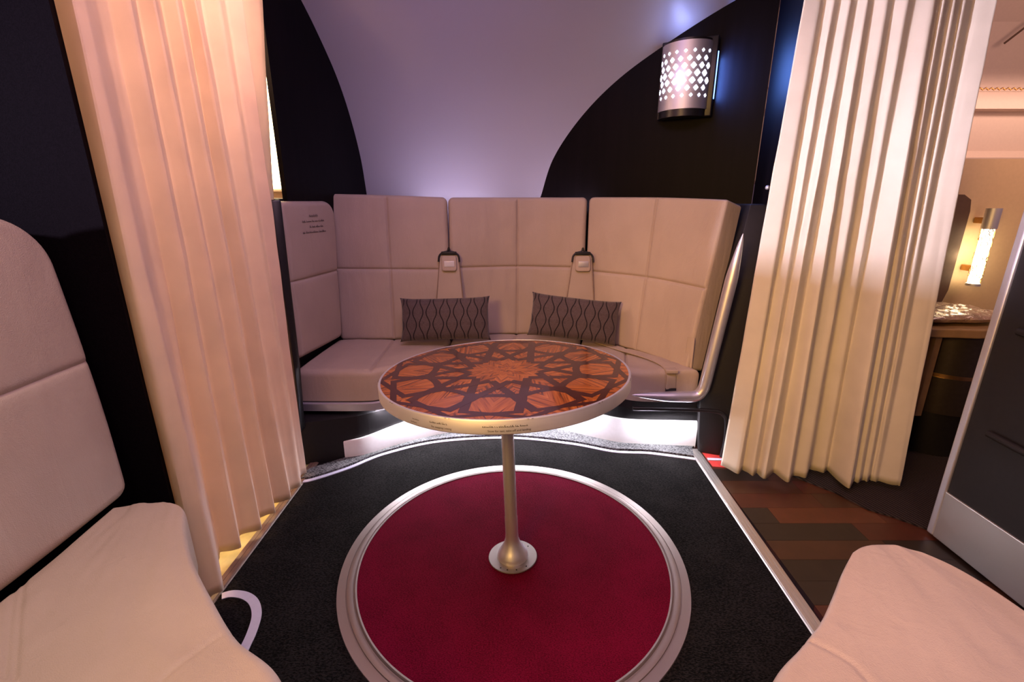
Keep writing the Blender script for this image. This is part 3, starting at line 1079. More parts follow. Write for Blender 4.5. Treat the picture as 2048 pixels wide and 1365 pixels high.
# pillows
def pillow(name, label, c, w_, h_, t_, rz, rx, roll):
    n1, n2 = 44, 28
    vv, ff = [], []
    for side in (1, -1):
        for i in range(n1 + 1):
            for j in range(n2 + 1):
                a, b = -1 + 2 * i / n1, -1 + 2 * j / n2
                # corners reach out, sides pulled in
                x = a * w_ / 2 * (1 - 0.035 * (1 - abs(b) ** 4) * abs(a) ** 6) * (1 + 0.012 * (abs(a * b) ** 4))
                z = b * h_ / 2 * (1 - 0.07 * (1 - abs(a) ** 4) * abs(b) ** 4)
                th = ((1 - abs(a) ** 3.2) * (1 - abs(b) ** 2.4))
                y = side * (t_ / 2) * max(th, 0) ** 0.55
                y += 0.004 * noise.noise(Vector((a * 5, b * 4, side * 3 + c[0]))) * th
                vv.append(Vector((x, y, z)))
    nb = (n1 + 1) * (n2 + 1)
    for s0 in (0, nb):
        for i in range(n1):
            for j in range(n2):
                q = s0 + i * (n2 + 1) + j
                ff.append((q, q + n2 + 1, q + n2 + 2, q + 1))
    me = bpy.data.meshes.new(name)
    me.from_pydata([tuple(p) for p in vv], [], ff)
    bm = bmesh.new()
    bm.from_mesh(me)
    bmesh.ops.remove_doubles(bm, verts=bm.verts, dist=0.0006)
    bmesh.ops.recalc_face_normals(bm, faces=bm.faces)
    bm.to_mesh(me)
    bm.free()
    me.materials.append(M['pillow'])
    me.polygons.foreach_set('use_smooth', [True] * len(me.polygons))
    o = bpy.data.objects.new(name, me)
    C.objects.link(o)
    o.location = c
    o.rotation_euler = (rx, roll, rz)
    return tag(o, label, 'pillow', 'wave-patterned pillows on the sofa')


pillow('throw_pillow', 'dark grey wave-striped pillow against the left harness cover', (-0.378, 2.570, 0.610), 0.505, 0.250, 0.11, 0.0, math.radians(-20), math.radians(-1.5))
pillow('throw_pillow', 'dark grey wave-striped pillow against the right harness cover', (0.350, 2.570, 0.612), 0.500, 0.250, 0.11, math.radians(-8), math.radians(-20), math.radians(5.0))

# ================================================================== TABLE
tb = thing('pedestal_table', 'round pedestal table with star-inlaid wooden top and silver edge', 'table', (0.003, 1.402, 0.0125))
R_ = 0.40
TILT = Matrix.Rotation(math.atan2(-0.027, 0.711), 4, 'Y') @ Matrix.Rotation(math.atan2(-0.029, 0.711), 4, 'X')
ZTOP = 0.711


def tparts(name, mb_or, mat, label=None, smooth=True, mats=None, fm=None, parent=tb):
    v_ = [Vector(p) for p in mb_or.v]
    me = bpy.data.meshes.new(name)
    me.from_pydata([tuple(p) for p in v_], [], mb_or.f)
    for m_ in (mats or [mat]):
        me.materials.append(m_)
    if fm is not None:
        me.polygons.foreach_set('material_index', fm)
    bm = bmesh.new()
    bm.from_mesh(me)
    bmesh.ops.recalc_face_normals(bm, faces=bm.faces)
    bm.to_mesh(me)
    bm.free()
    if smooth:
        me.polygons.foreach_set('use_smooth', [True] * len(me.polygons))
        me.set_sharp_from_angle(angle=math.radians(40))
    o = bpy.data.objects.new(name, me)
    C.objects.link(o)
    o.parent = parent
    if label:
        o['label'] = label
    return o


tb.rotation_euler = TILT.to_euler()
# top: disc with inlay bands
mb = MB()
fm = []
n = 128
rt = R_ - 0.008
mb.add([(0, 0, 0)] + [(rt * math.cos(2 * PI * k / n), rt * math.sin(2 * PI * k / n), 0) for k in range(n)],
       [(0, 1 + k, 1 + (k + 1) % n) for k in range(n)])
fm += [0] * n
mb.add([(rt * math.cos(2 * PI * k / n), rt * math.sin(2 * PI * k / n), -0.02) for k in range(n)] + [(rt * math.cos(2 * PI * k / n), rt * math.sin(2 * PI * k / n), -0.0001) for k in range(n)],
       [tuple(range(n))] + [(k, (k + 1) % n, n + (k + 1) % n, n + k) for k in range(n)])
fm += [0] * (n + 1)


def P2(r, deg):
    return Vector((r * math.cos(math.radians(deg)), r * math.sin(math.radians(deg))))


def band(pts, wd, z, loc):
    """mitred dark band along unit-radius plan points"""
    global fm
    n_ = len(pts)
    L_, Rr = [], []
    for i, p in enumerate(pts):
        d0 = (pts[i] - pts[i - 1]).normalized() if i else (pts[1] - pts[0]).normalized()
        d1 = (pts[i + 1] - pts[i]).normalized() if i < n_ - 1 else d0
        n0, n1_ = Vector((-d0.y, d0.x)), Vector((-d1.y, d1.x))
        m_ = (n0 + n1_)
        m_ = m_.normalized() / max(0.35, m_.normalized().dot(n0))
        L_.append(p + m_ * wd / 2)
        Rr.append(p - m_ * wd / 2)
    vv = [(q.x * R_, q.y * R_, z) for q in L_] + [(q.x * R_, q.y * R_, z) for q in Rr]
    ff = [(i, i + 1, n_ + i + 1, n_ + i) for i in range(n_ - 1)]
    mb.add(vv, ff)
    fm += [1] * len(ff)


zc = 0.00015
for k in range(12):
    ax = -95 + 30 * k
    rot = lambda p: Vector((p[0] * math.cos(math.radians(ax)) - p[1] * math.sin(math.radians(ax)), p[0] * math.sin(math.radians(ax)) + p[1] * math.cos(math.radians(ax))))
    for sg in (1, -1):
        zc += 0.000006
        # outer zigzag, corner, then chord running to the centre
        a = rot((0.950, 0.2545 * sg))
        b_ = rot((0.862, -0.178 * sg))
        c_ = rot((0.205, -0.198 * sg))
        band([a, b_], 0.046, zc, ax)
        band([b_ + (b_ - c_) * 0.03, c_], 0.066, zc + 0.000002, ax)
    zc += 0.000006
    arc = [rot((0.63 * math.cos(math.radians(q)) - 0.055 * (1 - (q / 15.0) ** 2), 0.63 * math.sin(math.radians(q)))) for q in (-15, -10, -5, 0, 5, 10, 15)]
    band(arc, 0.058, zc, ax)
    # dark junction between two petals
    zc += 0.000006
    dm = [rot(P2(r_, q)) for r_, q in ((0.555, 15), (0.625, 9.5), (0.70, 11.5), (0.775, 15), (0.70, 18.5), (0.625, 20.5))]
    mb.add([(q.x * R_, q.y * R_, zc) for q in dm], [tuple(range(6))])
    fm += [1]
mb.v = [(p[0], p[1], p[2] + ZTOP) for p in mb.v]
tparts('tabletop', mb, None, 'walnut top inlaid with a dark twelve-pointed star lattice', False, [M['wood'], M['inlay']], fm)
# material origin at the table top centre is the part's own origin (x, y = 0)
mb = MB()
mb.lathe([(R_ - 0.009, ZTOP - 0.002), (R_ - 0.008, ZTOP + 0.001), (R_ - 0.002, ZTOP + 0.0012), (R_, ZTOP - 0.002), (R_, ZTOP - 0.036), (R_ - 0.003, ZTOP - 0.039), (R_ - 0.012, ZTOP - 0.039), (R_ - 0.012, ZTOP - 0.002)], 160, (0, 0, 0), True)
edge_o = tparts('edge_band', mb, M['alu'], 'scuffed silver metal edge with printed notices')
mb = MB()
mb.lathe([(0.0, ZTOP - 0.022), (R_ - 0.012, ZTOP - 0.022), (R_ - 0.012, ZTOP - 0.036), (0.06, ZTOP - 0.036), (0.05, ZTOP - 0.05), (0.022, ZTOP - 0.055)], 64)
tparts('underside', mb, M['blackmatte'])
# printing on the edge
mb = MB()


def edge_place(a0, z0):
    def place(x, y, l):
        a = math.radians(a0) + x / R_
        return Vector(((R_ + 0.0004) * math.cos(a), (R_ + 0.0004) * math.sin(a), z0 + y))
    return place


for k_, (a_, z_, l_, h_) in enumerate(((-97.0, 0.018, 0.110, 0.0055), (-117.5, 0.018, 0.052, 0.0055), (-126, 0.020, 0.020, 0.004), (-127, 0.029, 0.022, 0.004))):
    mb = MB()
    scribble(mb, edge_place(a_, ZTOP - z_), l_, h_, 0.0031, 11 + k_)
    tparts('printed_notice', mb, M['ink'], 'fine dark printed notice', False, parent=edge_o)


def edge_text(txt, a0, z0, size, mat):
    cu = bpy.data.curves.new('text', 'FONT')
    cu.body = txt
    cu.size = size
    to = bpy.data.objects.new('text', cu)
    C.objects.link(to)
    dg = bpy.context.evaluated_depsgraph_get()
    me = bpy.data.meshes.new_from_object(to.evaluated_get(dg))
    bpy.data.objects.remove(to)
    for v_ in me.vertices:
        x, y = v_.co.x, v_.co.y
        a = math.radians(a0) + x / R_
        v_.co = ((R_ + 0.0005) * math.cos(a), (R_ + 0.0005) * math.sin(a), z0 + y)
    me.materials.clear()
    me.materials.append(mat)
    o = bpy.data.objects.new('printed_notice', me)
    C.objects.link(o)
    o.parent = edge_o
    return o


edge_text('Stow for taxi, take-off and landing', -95.2, ZTOP - 0.030, 0.0078, M['ink'])
edge_text('No stepping | sitting', -117.0, ZTOP - 0.030, 0.0072, M['ink'])
# column and foot
mb = MB()
mb.lathe([(0.0, 0.66), (0.0215, 0.66), (0.0215, 0.17), (0.0225, 0.165), (0.0225, 0.10), (0.0235, 0.080), (0.030, 0.058), (0.043, 0.036), (0.053, 0.020), (0.056, 0.010), (0.056, 0.003), (0.0, 0.003)], 64)
tparts('column', mb, M['rail'], 'silver pedestal column flaring at the foot')
mb = MB()
mb.lathe([(0.0, 0.0), (0.088, 0.0), (0.087, 0.003), (0.0, 0.0035)], 96)
bp_ = tparts('base_plate', mb, M['aluring'], 'flat round metal floor plate')
for a_ in (-125, -105, -80, -50, 62, 40, 110):
    c_ = (0.074 * math.cos(math.radians(a_)), 0.074 * math.sin(math.radians(a_)))
    mb = MB()
    mb.lathe([(0.0, 0.0042), (0.0026, 0.0042), (0.0028, 0.003)], 10, (c_[0], c_[1], 0))
    tparts('screw', mb, M['rubber'], None, True, parent=bp_)


# ================================================================== ARMCHAIRS
def armchair_left():
    r = thing('armchair', 'beige leather armchair at the left with backrest against the dark bulkhead', 'armchair', (-0.9, 0.6, 0))
    z = 0.47
    near = [(-1.075, 0.05, z), (-0.60, 0.05, z), (-0.25, 0.10, z)]
    far = [(-1.06, 1.070, z), (-1.00, 1.088, z), (-0.935, 1.088, z)]
    left = [(-1.075, 0.05, z), (-1.045, 0.726, z), (-1.06, 1.070, z)]
    right = [(-0.25, 0.10, z), (-0.29, 0.42, z), (-0.392, 0.598, z), (-0.518, 0.682, z), (-0.643, 0.795, z), (-0.737, 0.888, z), (-0.815, 0.985, z), (-0.870, 1.060, z), (-0.935, 1.088, z)]
    s_, w_, h_ = coons(near, far, left, right)
    pad('seat', s_, w_, h_, 0.17, (0.02, 0.02, 0.015, 0.02), 0.022, (), (), parent=r, seed=21, nu=170, nv=200, bulge=0.012, wrinkle=0.004,
        seams=([(-1.086, 0.843, z), (-1.01, 0.756, z), (-0.854, 0.591, z)], [(-1.070, 0.843, z), (-0.994, 0.756, z), (-0.838, 0.591, z)],
               [(-0.535, 0.690, z), (-0.546, 0.676, z), (-0.567, 0.632, z), (-0.585, 0.591, z), (-0.60, 0.50, z)]))
    s_, w_, h_ = coons([(-1.075, 0.0, 0.475), (-1.045, 0.726, 0.475), (-1.055, 1.125, 0.475)], [(-1.15, 0.0, 1.225), (-1.13, 0.75, 1.225), (-1.14, 1.17, 1.225)],
                       [(-1.075, 0.0, 0.475), (-1.11, 0.0, 0.85), (-1.15, 0.0, 1.225)], [(-1.055, 1.125, 0.475), (-1.09, 1.15, 0.85), (-1.14, 1.17, 1.225)])
    pad('backrest', s_, w_, h_, 0.10, (0.03, 0.04, 0.13, 0.10), 0.03, (), (0.505,), parent=r, seed=22, nu=60, nv=50, bulge=0.012, wrinkle=0.004, groove=0.006)
    # panel under the seat
    mb = MB()
    q = [(-0.31, 0.08), (-0.34, 0.40), (-0.45, 0.56), (-0.58, 0.65), (-0.71, 0.77), (-0.80, 0.87), (-0.87, 0.98), (-0.92, 1.05), (-1.06, 1.05), (-1.12, 0.05)]
    mb.prism(q, 0.0, 0.31, 0.006)
    mb.build('base', M['darkpanel'], r, False)
    mb = MB()
    mb.box((-1.33, 0.0, 0.0), (-1.26, 1.17, 1.18), 0.02)
    mb.build('seat_shell', M['darkpanel'], r, False)


def armchair_right():
    r = thing('armchair', 'beige leather armchair seat in the right foreground beside the dark partition', 'armchair', (0.9, 0.6, 0))
    z = 0.47
    near = [(0.22, 0.10, z), (0.65, 0.05, z), (1.12, 0.05, z)]
    far = [(0.795, 0.903, z), (0.838, 0.925, z), (0.896, 0.930, z), (0.94, 0.905, z)]
    left = [(0.22, 0.10, z), (0.29, 0.42, z), (0.436, 0.591, z), (0.528, 0.661, z), (0.599, 0.715, z), (0.662, 0.775, z), (0.729, 0.843, z), (0.795, 0.903, z)]
    right = [(1.12, 0.05, z), (1.07, 0.45, z), (1.025, 0.72, z), (0.995, 0.835, z), (0.94, 0.905, z)]
    s_, w_, h_ = coons(near, far, left, right)
    pad('seat', s_, w_, h_, 0.17, (0.02, 0.02, 0.02, 0.02), 0.022, (), (), parent=r, seed=31, nu=170, nv=200, bulge=0.012, wrinkle=0.003,
        seams=([(0.535, 0.676, z), (0.552, 0.666, z), (0.588, 0.627, z), (0.597, 0.591, z), (0.60, 0.50, z)],))
    s_, w_, h_ = coons([(1.06, 0.72, 0.475), (1.10, 0.40, 0.475), (1.14, 0.0, 0.475)], [(1.16, 0.62, 1.225), (1.18, 0.4, 1.225), (1.2, 0.0, 1.225)],
                       [(1.06, 0.72, 0.475), (1.11, 0.67, 0.85), (1.16, 0.62, 1.225)], [(1.14, 0.0, 0.475), (1.17, 0.0, 0.85), (1.2, 0.0, 1.225)])
    mb = MB()
    q = [(0.27, 0.12), (0.34, 0.42), (0.47, 0.58), (0.62, 0.70), (0.75, 0.83), (0.83, 0.885), (0.92, 0.87), (0.98, 0.72), (1.10, 0.08)]
    mb.prism(q[::-1], 0.0, 0.31, 0.006)
    mb.build('base', M['darkpanel'], r, False)

armchair_left()
armchair_right()

# ================================================================== CURTAINS
LC = [(-1.17, 1.30, -1.17, 1.30, 1.7), (-1.060, 1.256, -1.060, 1.256, 1.7), (-0.985, 1.191, -0.975, 1.211, 1.677), (-0.943, 1.23, -0.975, 1.243, 1.689), (-1.039, 1.362, -1.03, 1.348, 1.726), (-1.059, 1.402, -1.03, 1.39, 1.74), (-0.993, 1.423, -0.975, 1.397, 1.743), (-1.039, 1.491, -1.03, 1.491, 1.776), (-0.971, 1.528, -0.975, 1.491, 1.776), (-1.018, 1.598, -1.03, 1.593, 1.812), (-0.965, 1.626, -0.975, 1.591, 1.811), (-1.006, 1.69, -1.03, 1.701, 1.85), (-0.943, 1.717, -0.975, 1.683, 1.844), (-0.979, 1.779, -1.03, 1.80, 1.886), (-0.943, 1.82, -0.975, 1.822, 1.893), (-0.983, 1.898, -1.03, 1.955, 1.94), (-0.961, 1.924, -0.975, 1.985, 1.951), (-1.17, 1.99, -1.115, 2.09, 2.0), (-1.215, 2.26, -1.075, 2.352, 2.09)]
RC = [(0.997, 1.968, 1.032, 1.93, 1.931), (1.047, 1.892, 1.087, 1.926, 1.929), (1.082, 1.935, 1.115, 1.963, 1.942), (1.103, 1.877, 1.132, 1.919, 1.927), (1.137, 1.903, 1.166, 1.955, 1.94), (1.141, 1.846, 1.184, 1.912, 1.924), (1.215, 1.908, 1.221, 1.948, 1.937), (1.236, 1.82, 1.24, 1.905, 1.922), (1.289, 1.883, 1.273, 1.941, 1.935), (1.339, 1.86, 1.305, 1.897, 1.919), (1.401, 1.94, 1.339, 1.934, 1.932), (1.442, 1.9, 1.369, 1.89, 1.917), (1.477, 1.927, 1.408, 1.926, 1.929), (1.473, 1.77, 1.456, 1.883, 1.914), (1.536, 1.835, 1.492, 1.919, 1.927), (1.551, 1.823, 1.484, 1.875, 1.911), (1.582, 1.846, 1.522, 1.912, 1.924), (1.595, 1.832, 1.516, 1.868, 1.909), (1.622, 1.849, 1.554, 1.905, 1.922), (1.627, 1.832, 1.544, 1.861, 1.906), (1.649, 1.835, 1.587, 1.897, 1.919), (1.704, 1.802, 1.593, 1.854, 1.904), (1.721, 1.802, 1.629, 1.85, 1.903)]


RC = [(c[0], c[1], c[2], c[3] - (0.016 if i % 2 == 0 and i else 0.0), c[4]) for i, c in enumerate(RC)]
RC = [c if i < 14 else (c[0], c[1], c[2] * (1 + 0.045 * min(1, (i - 13) / 8)), c[3] * (1 + 0.045 * min(1, (i - 13) / 8)), c[4] + 0.03 * min(1, (i - 13) / 8)) for i, c in enumerate(RC)]


def curtain(name, label, CP, z0, ztop, mat, seed, smooth_n=1):
    sub, nz = 9, 70
    # rounded-corner subdivision of the hem and of the upper line
    def fine(idx):
        pts = [np.array((c[idx], c[idx + 1], (c[4] if idx == 2 else z0)), float) for c in CP]
        out = []
        for i in range(len(pts) - 1):
            a, b = pts[i], pts[i + 1]
            for k in range(sub):
                out.append(a + (b - a) * k / sub)
        out.append(pts[-1])
        out = np.array(out)
        for _ in range(smooth_n):
            o2 = out.copy()
            o2[1:-1] = out[1:-1] * 0.5 + (out[:-2] + out[2:]) * 0.25
            out = o2
        return out
    B, T = fine(0), fine(2)
    n_ = len(B)
    vv, ff = [], []
    for j in range(nz + 1):
        for i in range(n_):
            zt = T[i][2]
            z = z0 + (ztop - z0) * j / nz
            a = (z - z0) / (zt - z0)
            # folds hang a little fuller towards the hem
            p = B[i] + (T[i] - B[i]) * a
            q = math.sin(PI * min(1, max(0, a)))
            wob = 0.007 * q * noise.noise(Vector((i * 0.11 + seed, z * 1.3, seed)))
            wob2 = 0.002 * noise.noise(Vector((i * 0.25, z * 7, seed + 3)))
            vv.append((p[0] + wob + wob2, p[1] + wob * 0.8, z + (0.0 if j else 0.002 * math.sin(i * 0.6))))
    for j in range(nz):
        for i in range(n_ - 1):
            q = j * n_ + i
            ff.append((q, q + 1, q + n_ + 1, q + n_))
    o = obj(name, vv, ff, mat, None, True)
    sm = o.modifiers.new('thickness', 'SOLIDIFY')
    sm.thickness = 0.0016
    o.data.polygons.foreach_set('use_smooth', [True] * len(o.data.polygons))
    return tag(o, label, 'curtain')


cl = curtain('curtain', 'pleated cream curtain at the left glowing warm from the light behind it', LC, 0.03, 2.45, M['curtain'], 2)
cr = curtain('curtain', 'pleated cream curtain gathered at the right of the sofa over the aisle', RC, 0.04, 2.45, M['curtain_r'], 9, 2)
# small studs
mb = MB()
for (x, y, z) in ((1.155, 2.20, 1.307),):
    bm = bmesh.new()
    bmesh.ops.create_uvsphere(bm, u_segments=16, v_segments=10, radius=0.010)
    bm.transform(Matrix.Translation((x - 0.012, y, z)))
    mb.frombm(bm)
tag(mb.build('curtain_stud', M['alu']), 'tiny round silver stud on the dark panel beside the right curtain', 'stud')
mb = MB()
for dz in (0.0, 0.022):
    bm = bmesh.new()
    bmesh.ops.create_uvsphere(bm, u_segments=16, v_segments=10, radius=0.008)
    bm.transform(Matrix.Translation((1.128, 2.12, 1.262 - dz)))
    mb.frombm(bm)
mb.box((1.124, 2.112, 1.238), (1.132, 2.128, 1.265), 0.002)
tag(mb.build('curtain_hook', M['alu']), 'small white double hook at the inner edge of the right curtain', 'hook')

# ================================================================== WALL SCONCE
SC = Vector((0.925, 2.788, 1.862))
ex = Vector((0.88, -0.475, 0)).normalized()
en = Vector((-0.475, -0.88, 0)).normalized()
sc = thing('wall_sconce', 'perforated silver wall lamp with black back on the dark arch panel', 'lamp', SC)


def sp_(x, d, z):
    return SC + ex * x + en * d + Vector((0, 0, z))


def sconce_arc(a, grow=0.0):
    """x, depth on the curved cover for a in -1..1"""
    x = 0.125 * math.sin(a * math.radians(78)) / math.sin(math.radians(78))
    d = 0.030 + 0.085 * (math.cos(a * math.radians(78)) - math.cos(math.radians(78))) / (1 - math.cos(math.radians(78)))
    return x * (1 + grow), d + grow * 0.08


def sconce_shell(z0, z1, grow, name, mat, parent, label=None, top=True):
    n_ = 32
    vv, ff = [], []
    for z in (z0, z1):
        for i in range(n_ + 1):
            x, d = sconce_arc(-1 + 2 * i / n_, grow)
            vv.append(sp_(x, d, z))
    for i in range(n_):
        ff.append((i, i + 1, n_ + 2 + i, n_ + 1 + i))
    for z, b in ((z0, 0), (z1, n_ + 1)):
        bse = len(vv)
        vv += [sp_(-0.125, 0.02, z), sp_(0.125, 0.02, z)]
        ff.append(tuple([b + i for i in range(n_ + 1)] + [bse + 1, bse]))
    ff.append((0, len(vv) - 4, len(vv) - 2, n_ + 1))
    ff.append((n_, len(vv) - 3, len(vv) - 1, 2 * n_ + 1))
    return obj(name, vv, ff, mat, parent, True, label=label)


mtx = Matrix.Translation(SC) @ Matrix(((ex.x, en.x, 0, 0), (ex.y, en.y, 0, 0), (0, 0, 1, 0), (0, 0, 0, 1)))
mb = MB()
mb.box((-0.130, 0.0, -0.185), (0.150, 0.030, 0.190), 0.006, mtx)
mb.build('back_plate', M['black'], sc)
cov = sconce_shell(-0.150, 0.165, 0.0, 'cover', M['alu'], sc, 'curved silver cover pierced with diamonds')
sconce_shell(-0.185, -0.150, -0.04, 'lower_cap', M['black'], sc)
sconce_shell(0.165, 0.176, -0.04, 'upper_cap', M['black'], sc)
# diamonds
mb = MB()
rowsz = [0.116, 0.082, 0.048, 0.014, -0.020, -0.054, -0.088]
size = [0.0075, 0.0115, 0.0135, 0.0150, 0.0145, 0.0120, 0.0080]
for ri, z in enumerate(rowsz):
    for ci in range(-5, 6):
        a = (ci + (0.5 if ri % 2 else 0.0)) / 3.9 + 0.05
        if abs(a) > 0.93:
            continue
        hw = size[ri]
        q = []
        for da, dz in ((-1, 0), (-0.45, 0.6), (-0.12, 1), (0.12, 1), (0.45, 0.6), (1, 0), (0.45, -0.6), (0.12, -1), (-0.12, -1), (-0.45, -0.6)):
            x, d = sconce_arc(max(-1, min(1, a + da * hw / 0.155)), 0.0)
            rr = Vector((x, d - 0.02, 0)).normalized() * 0.0014
            q.append(sp_(x + rr.x, d + rr.y, z + dz * hw * 1.05))
        mb.add(q, [tuple(range(10))])
mb.build('glowing_perforations', M['glow'], cov, False, label='glowing diamond perforations')
mb = MB()
mb.box((0.1505, 0.004, -0.10), (0.1535, 0.016, 0.12), 0.0, mtx)
mb.build('side_light_slot', M['blueglow'], sc, False, label='blue light slot on the side')
area('sconce_side_light', sp_(0.157, 0.012, 0.0), sp_(0.5, 0.0, 0.0), 0.01, (0.12, 0.28, 1.0), 3.0, 0.2)
area('sconce_top_light', sp_(0.0, 0.06, 0.185), sp_(-0.15, 0.02, 0.8), 0.12, (0.38, 0.45, 1.0), 0.2, 0.05)
point('sconce_front_light', sp_(-0.02, 0.15, 0.0), (0.62, 0.62, 1.0), 0.12, 0.05)

# ================================================================== CABIN BEYOND THE RIGHT CURTAIN
# partition leaf at the far right
pt = thing('seat_partition', 'dark partition with silver edge and steel kick plate at the far right', 'partition', (1.64, 1.1, 0))
mb = MB()
mb.box((1.628, 0.30, 0.20), (1.668, 1.515, 1.60), 0.004)
mb.build('panel', M['blackmatte'], pt, False)
mb = MB()
mb.box((1.620, 1.512, 0.012), (1.672, 1.540, 1.62), 0.006)
mb.build('edge_strip', M['rail'], pt, False, label='silver vertical edge strip')
mb = MB()
mb.box((1.622, 0.30, 0.012), (1.672, 1.513, 0.208), 0.003)
mb.build('kick_plate', M['strip'], pt, False, label='brushed steel kick plate')
for (y0, y1, z0, z1) in ((1.43, 1.22, 0.492, 0.486), (1.44, 1.22, 0.85, 0.846)):
    mb = MB()
    mb.tube([(1.619, y0, z0), (1.616, y1, z1)], 0.012, 12)
    mb.build('bumper_bar', M['blackmatte'], pt)

# side console
cs = thing('side_console', 'business seat side console with dark drum cabinet and open cubby behind the right curtain', 'console', (2.05, 2.3, 0))
mb = MB()
cx_, cy_ = 2.20, 2.33
top = [(1.75, 2.10), (1.90, 2.06), (2.02, 2.05), (2.12, 2.035), (2.25, 2.05), (2.37, 2.12), (2.44, 2.24), (2.44, 2.478), (1.75, 2.478)]
mb.prism(top, 0.648, 0.690, 0.006)
mb.build('shelf_top', M['oak'], cs, False)
mb = MB()
arcp = [(cx_ + 0.19 * math.cos(a), cy_ + 0.19 * math.sin(a) * 1.35) for a in np.linspace(PI, 2 * PI, 25)]
mb.prism(arcp, 0.24, 0.425)
mb.prism(arcp, 0.445, 0.645)
mb.build('drum', M['drum'], cs)
mb = MB()
mb.prism([(cx_ + 0.187 * math.cos(a), cy_ + 0.187 * math.sin(a) * 1.35) for a in np.linspace(PI, 2 * PI, 25)], 0.424, 0.446)
mb.build('bronze_band', M['bronze'], cs, label='bronze band around the drum')
mb = MB()
mb.prism([(cx_ + 0.17 * math.cos(a), cy_ + 0.17 * math.sin(a) * 1.35) for a in np.linspace(PI, 2 * PI, 25)] + [(2.37, 2.47), (1.75, 2.47), (1.75, 2.14), (2.0, 2.14)], 0.0, 0.235)
mb.build('plinth', M['black'], cs)
mb = MB()
mb.box((1.72, 2.11, 0.235), (1.74, 2.47, 0.648))
mb.box((1.985, 2.10, 0.235), (2.015, 2.47, 0.648))
mb.box((1.74, 2.52, 0.235), (1.985, 2.47, 0.648))
mb.box((1.74, 2.12, 0.235), (1.985, 2.52, 0.255))
mb.build('cubby', M['oak'], cs, False)
mb = MB()
mb.box((1.84, 2.135, 0.43), (1.96, 2.150, 0.56), 0.001, None)
tag(mb.build('safety_card', M['paper'], None, False), 'white folded card in the cubby of the side console', 'card')
mb = MB()
mb.add([(1.885, 2.134, 0.555), (1.955, 2.134, 0.555), (1.925, 2.134, 0.52)], [(0, 1, 2)])
mb.v = [tuple(p) for p in mb.v]
ck = mb.build('card_mark', M['rubber'], bpy.data.objects['safety_card'], False)
mb = MB()
mb.box((1.85, 2.13, 0.257), (1.975, 2.30, 0.300), 0.004)
tag(mb.build('paper_stack', M['paper'], None, False), 'small pale paper stack on the lower level of the cubby', 'paper')

# wrapped package
bm = bmesh.new()
bmesh.ops.create_grid(bm, x_segments=50, y_segments=34, size=1)
vv, ff = [], []
for sg in (1, -1):
    for i in range(51):
        for j in range(35):
            a, b = -1 + 2 * i / 50, -1 + 2 * j / 34
            th = max(0, (1 - abs(a) ** 4) * (1 - abs(b) ** 4)) ** 0.5
            nz = noise.noise(Vector((a * 3.2, b * 3, 1.0 + sg))) * 0.012 + noise.noise(Vector((a * 9, b * 8, 5.0 + sg))) * 0.005
            x = a * 0.215 * (1 + 0.03 * math.sin(b * 7))
            y = b * 0.15 * (1 + 0.03 * math.sin(a * 9))
            vv.append((2.12 + x, 2.245 + y, 0.724 + (sg * 0.030 + (nz if sg > 0 else 0)) * th))
for s0 in (0, 51 * 35):
    for i in range(50):
        for j in range(34):
            q = s0 + i * 35 + j
            ff.append((q, q + 35, q + 36, q + 1))
bm.free()
for i, p in enumerate(vv):
    vv[i] = (p[0], p[1], max(p[2], 0.693))
tag(obj('wrapped_blanket', vv, ff, M['wrap'], None, True), 'plastic-wrapped folded blanket lying on the side console shelf', 'package')

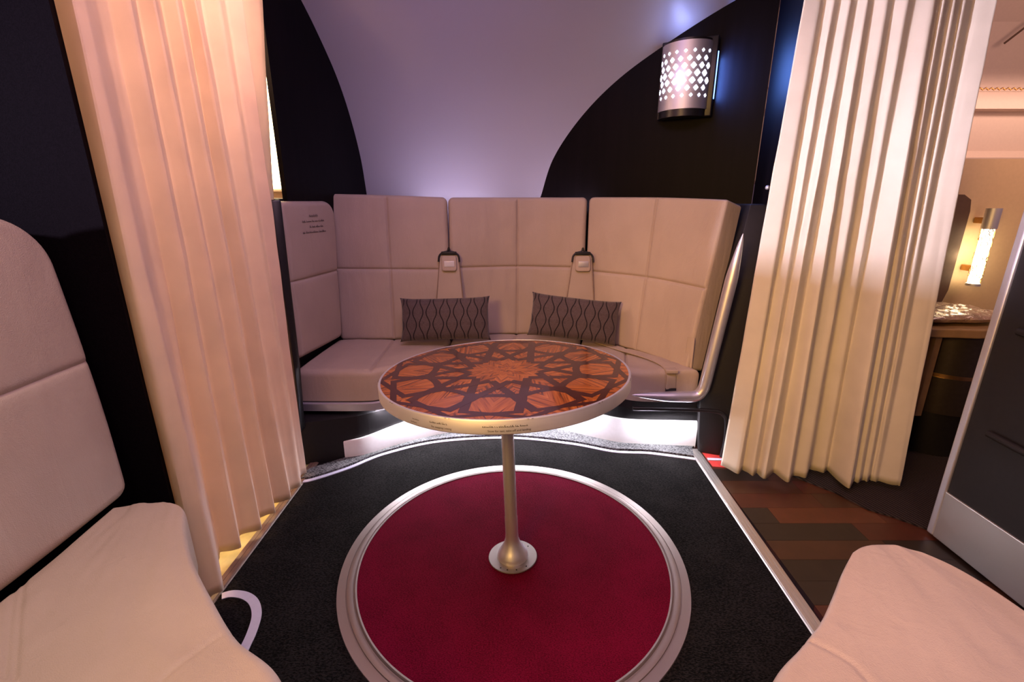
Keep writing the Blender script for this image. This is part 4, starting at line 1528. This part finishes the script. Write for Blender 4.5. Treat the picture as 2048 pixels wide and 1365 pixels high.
# reading lamp tube
lm = thing('tube_lamp', 'glowing pierced tube lamp mounted upright on the tan seat shell', 'lamp', (2.383, 2.40, 0.83))
mb = MB()
mb.lathe([(0.0, 0.0), (0.030, 0.0), (0.030, 0.012), (0.0, 0.012)], 32, (2.383, 2.40, 0.83))
mb.build('end_cap', M['alu'], lm)
mb = MB()
mb.lathe([(0.0, 0.285), (0.031, 0.285), (0.031, 0.385), (0.0, 0.385)], 32, (2.383, 2.40, 0.83))
mb.build('metal_sleeve', M['alu'], lm)
mb = MB()
mb.lathe([(0.0, 0.012), (0.024, 0.012), (0.024, 0.285), (0.0, 0.285)], 32, (2.383, 2.40, 0.83))
mb.build('glass_tube', M['warmglow'], lm, label='glowing tube')
mb = MB()
rr = random.Random(5)
for k in range(46):
    a = rr.uniform(0, 2 * PI)
    z = 0.83 + rr.uniform(0.02, 0.278)
    pts = []
    r0 = rr.uniform(0.008, 0.015)
    for q in range(9):
        t2 = q / 8 * 2 * PI
        pts.append((2.383 + 0.0275 * math.cos(a + r0 * math.cos(t2) / 0.0275), 2.40 + 0.0275 * math.sin(a + r0 * math.cos(t2) / 0.0275), z + r0 * math.sin(t2)))
    mb.tube(pts, 0.0017, 5, False)
mb.build('filigree', M['bronze'], lm, label='pierced metal filigree')
mb = MB()
for z_ in (0.90, 1.14):
    mb = MB()
    mb.box((2.37, 2.42, z_), (2.396, 2.478, z_ + 0.03), 0.003)
    mb.build('mounting_arm', M['bronze'], lm, False)
point('tube_lamp_light', (2.32, 2.42, 0.98), (1.0, 0.72, 0.38), 0.2, 0.03)
# brown headrest panel
mb = MB()
pts = [(1.98, 0.70), (2.27, 0.70), (2.297, 0.80), (2.300, 1.20), (2.290, 1.255), (2.25, 1.28), (1.98, 1.285)]
vv = [(p[0], 2.435, p[1]) for p in pts] + [(p[0] + 0.01, 2.475, p[1]) for p in pts]
n = len(pts)
mb.add(vv, [tuple(range(n)), tuple(range(2 * n - 1, n - 1, -1))] + [(i, (i + 1) % n, n + (i + 1) % n, n + i) for i in range(n)])
tag(mb.build('headrest_panel', M['brown'], None, False), 'dark brown headrest panel left of the tube lamp', 'headrest')

# added glowing panel standing for the lit cabin wall behind the curtain gap
gl = thing('lit_wall_stand_in', 'added glowing panel standing for the lit cabin wall in the slit beside the left curtain', 'light', (-1.9, 2.97, 1.6))
mb = MB()
mb.box((-2.3, 2.955, 1.30), (-1.30, 2.998, 2.5), 0.004)
mb.build('housing', M['cream'], gl, False)
mb = MB()
mb.box((-2.28, 2.948, 1.32), (-1.32, 2.956, 1.88))
mb.box((-2.28, 2.948, 1.89), (-1.32, 2.956, 2.48))
mb.build('diffuser', M['wallglow'], gl, False, label='diffuser of the added glowing panel')
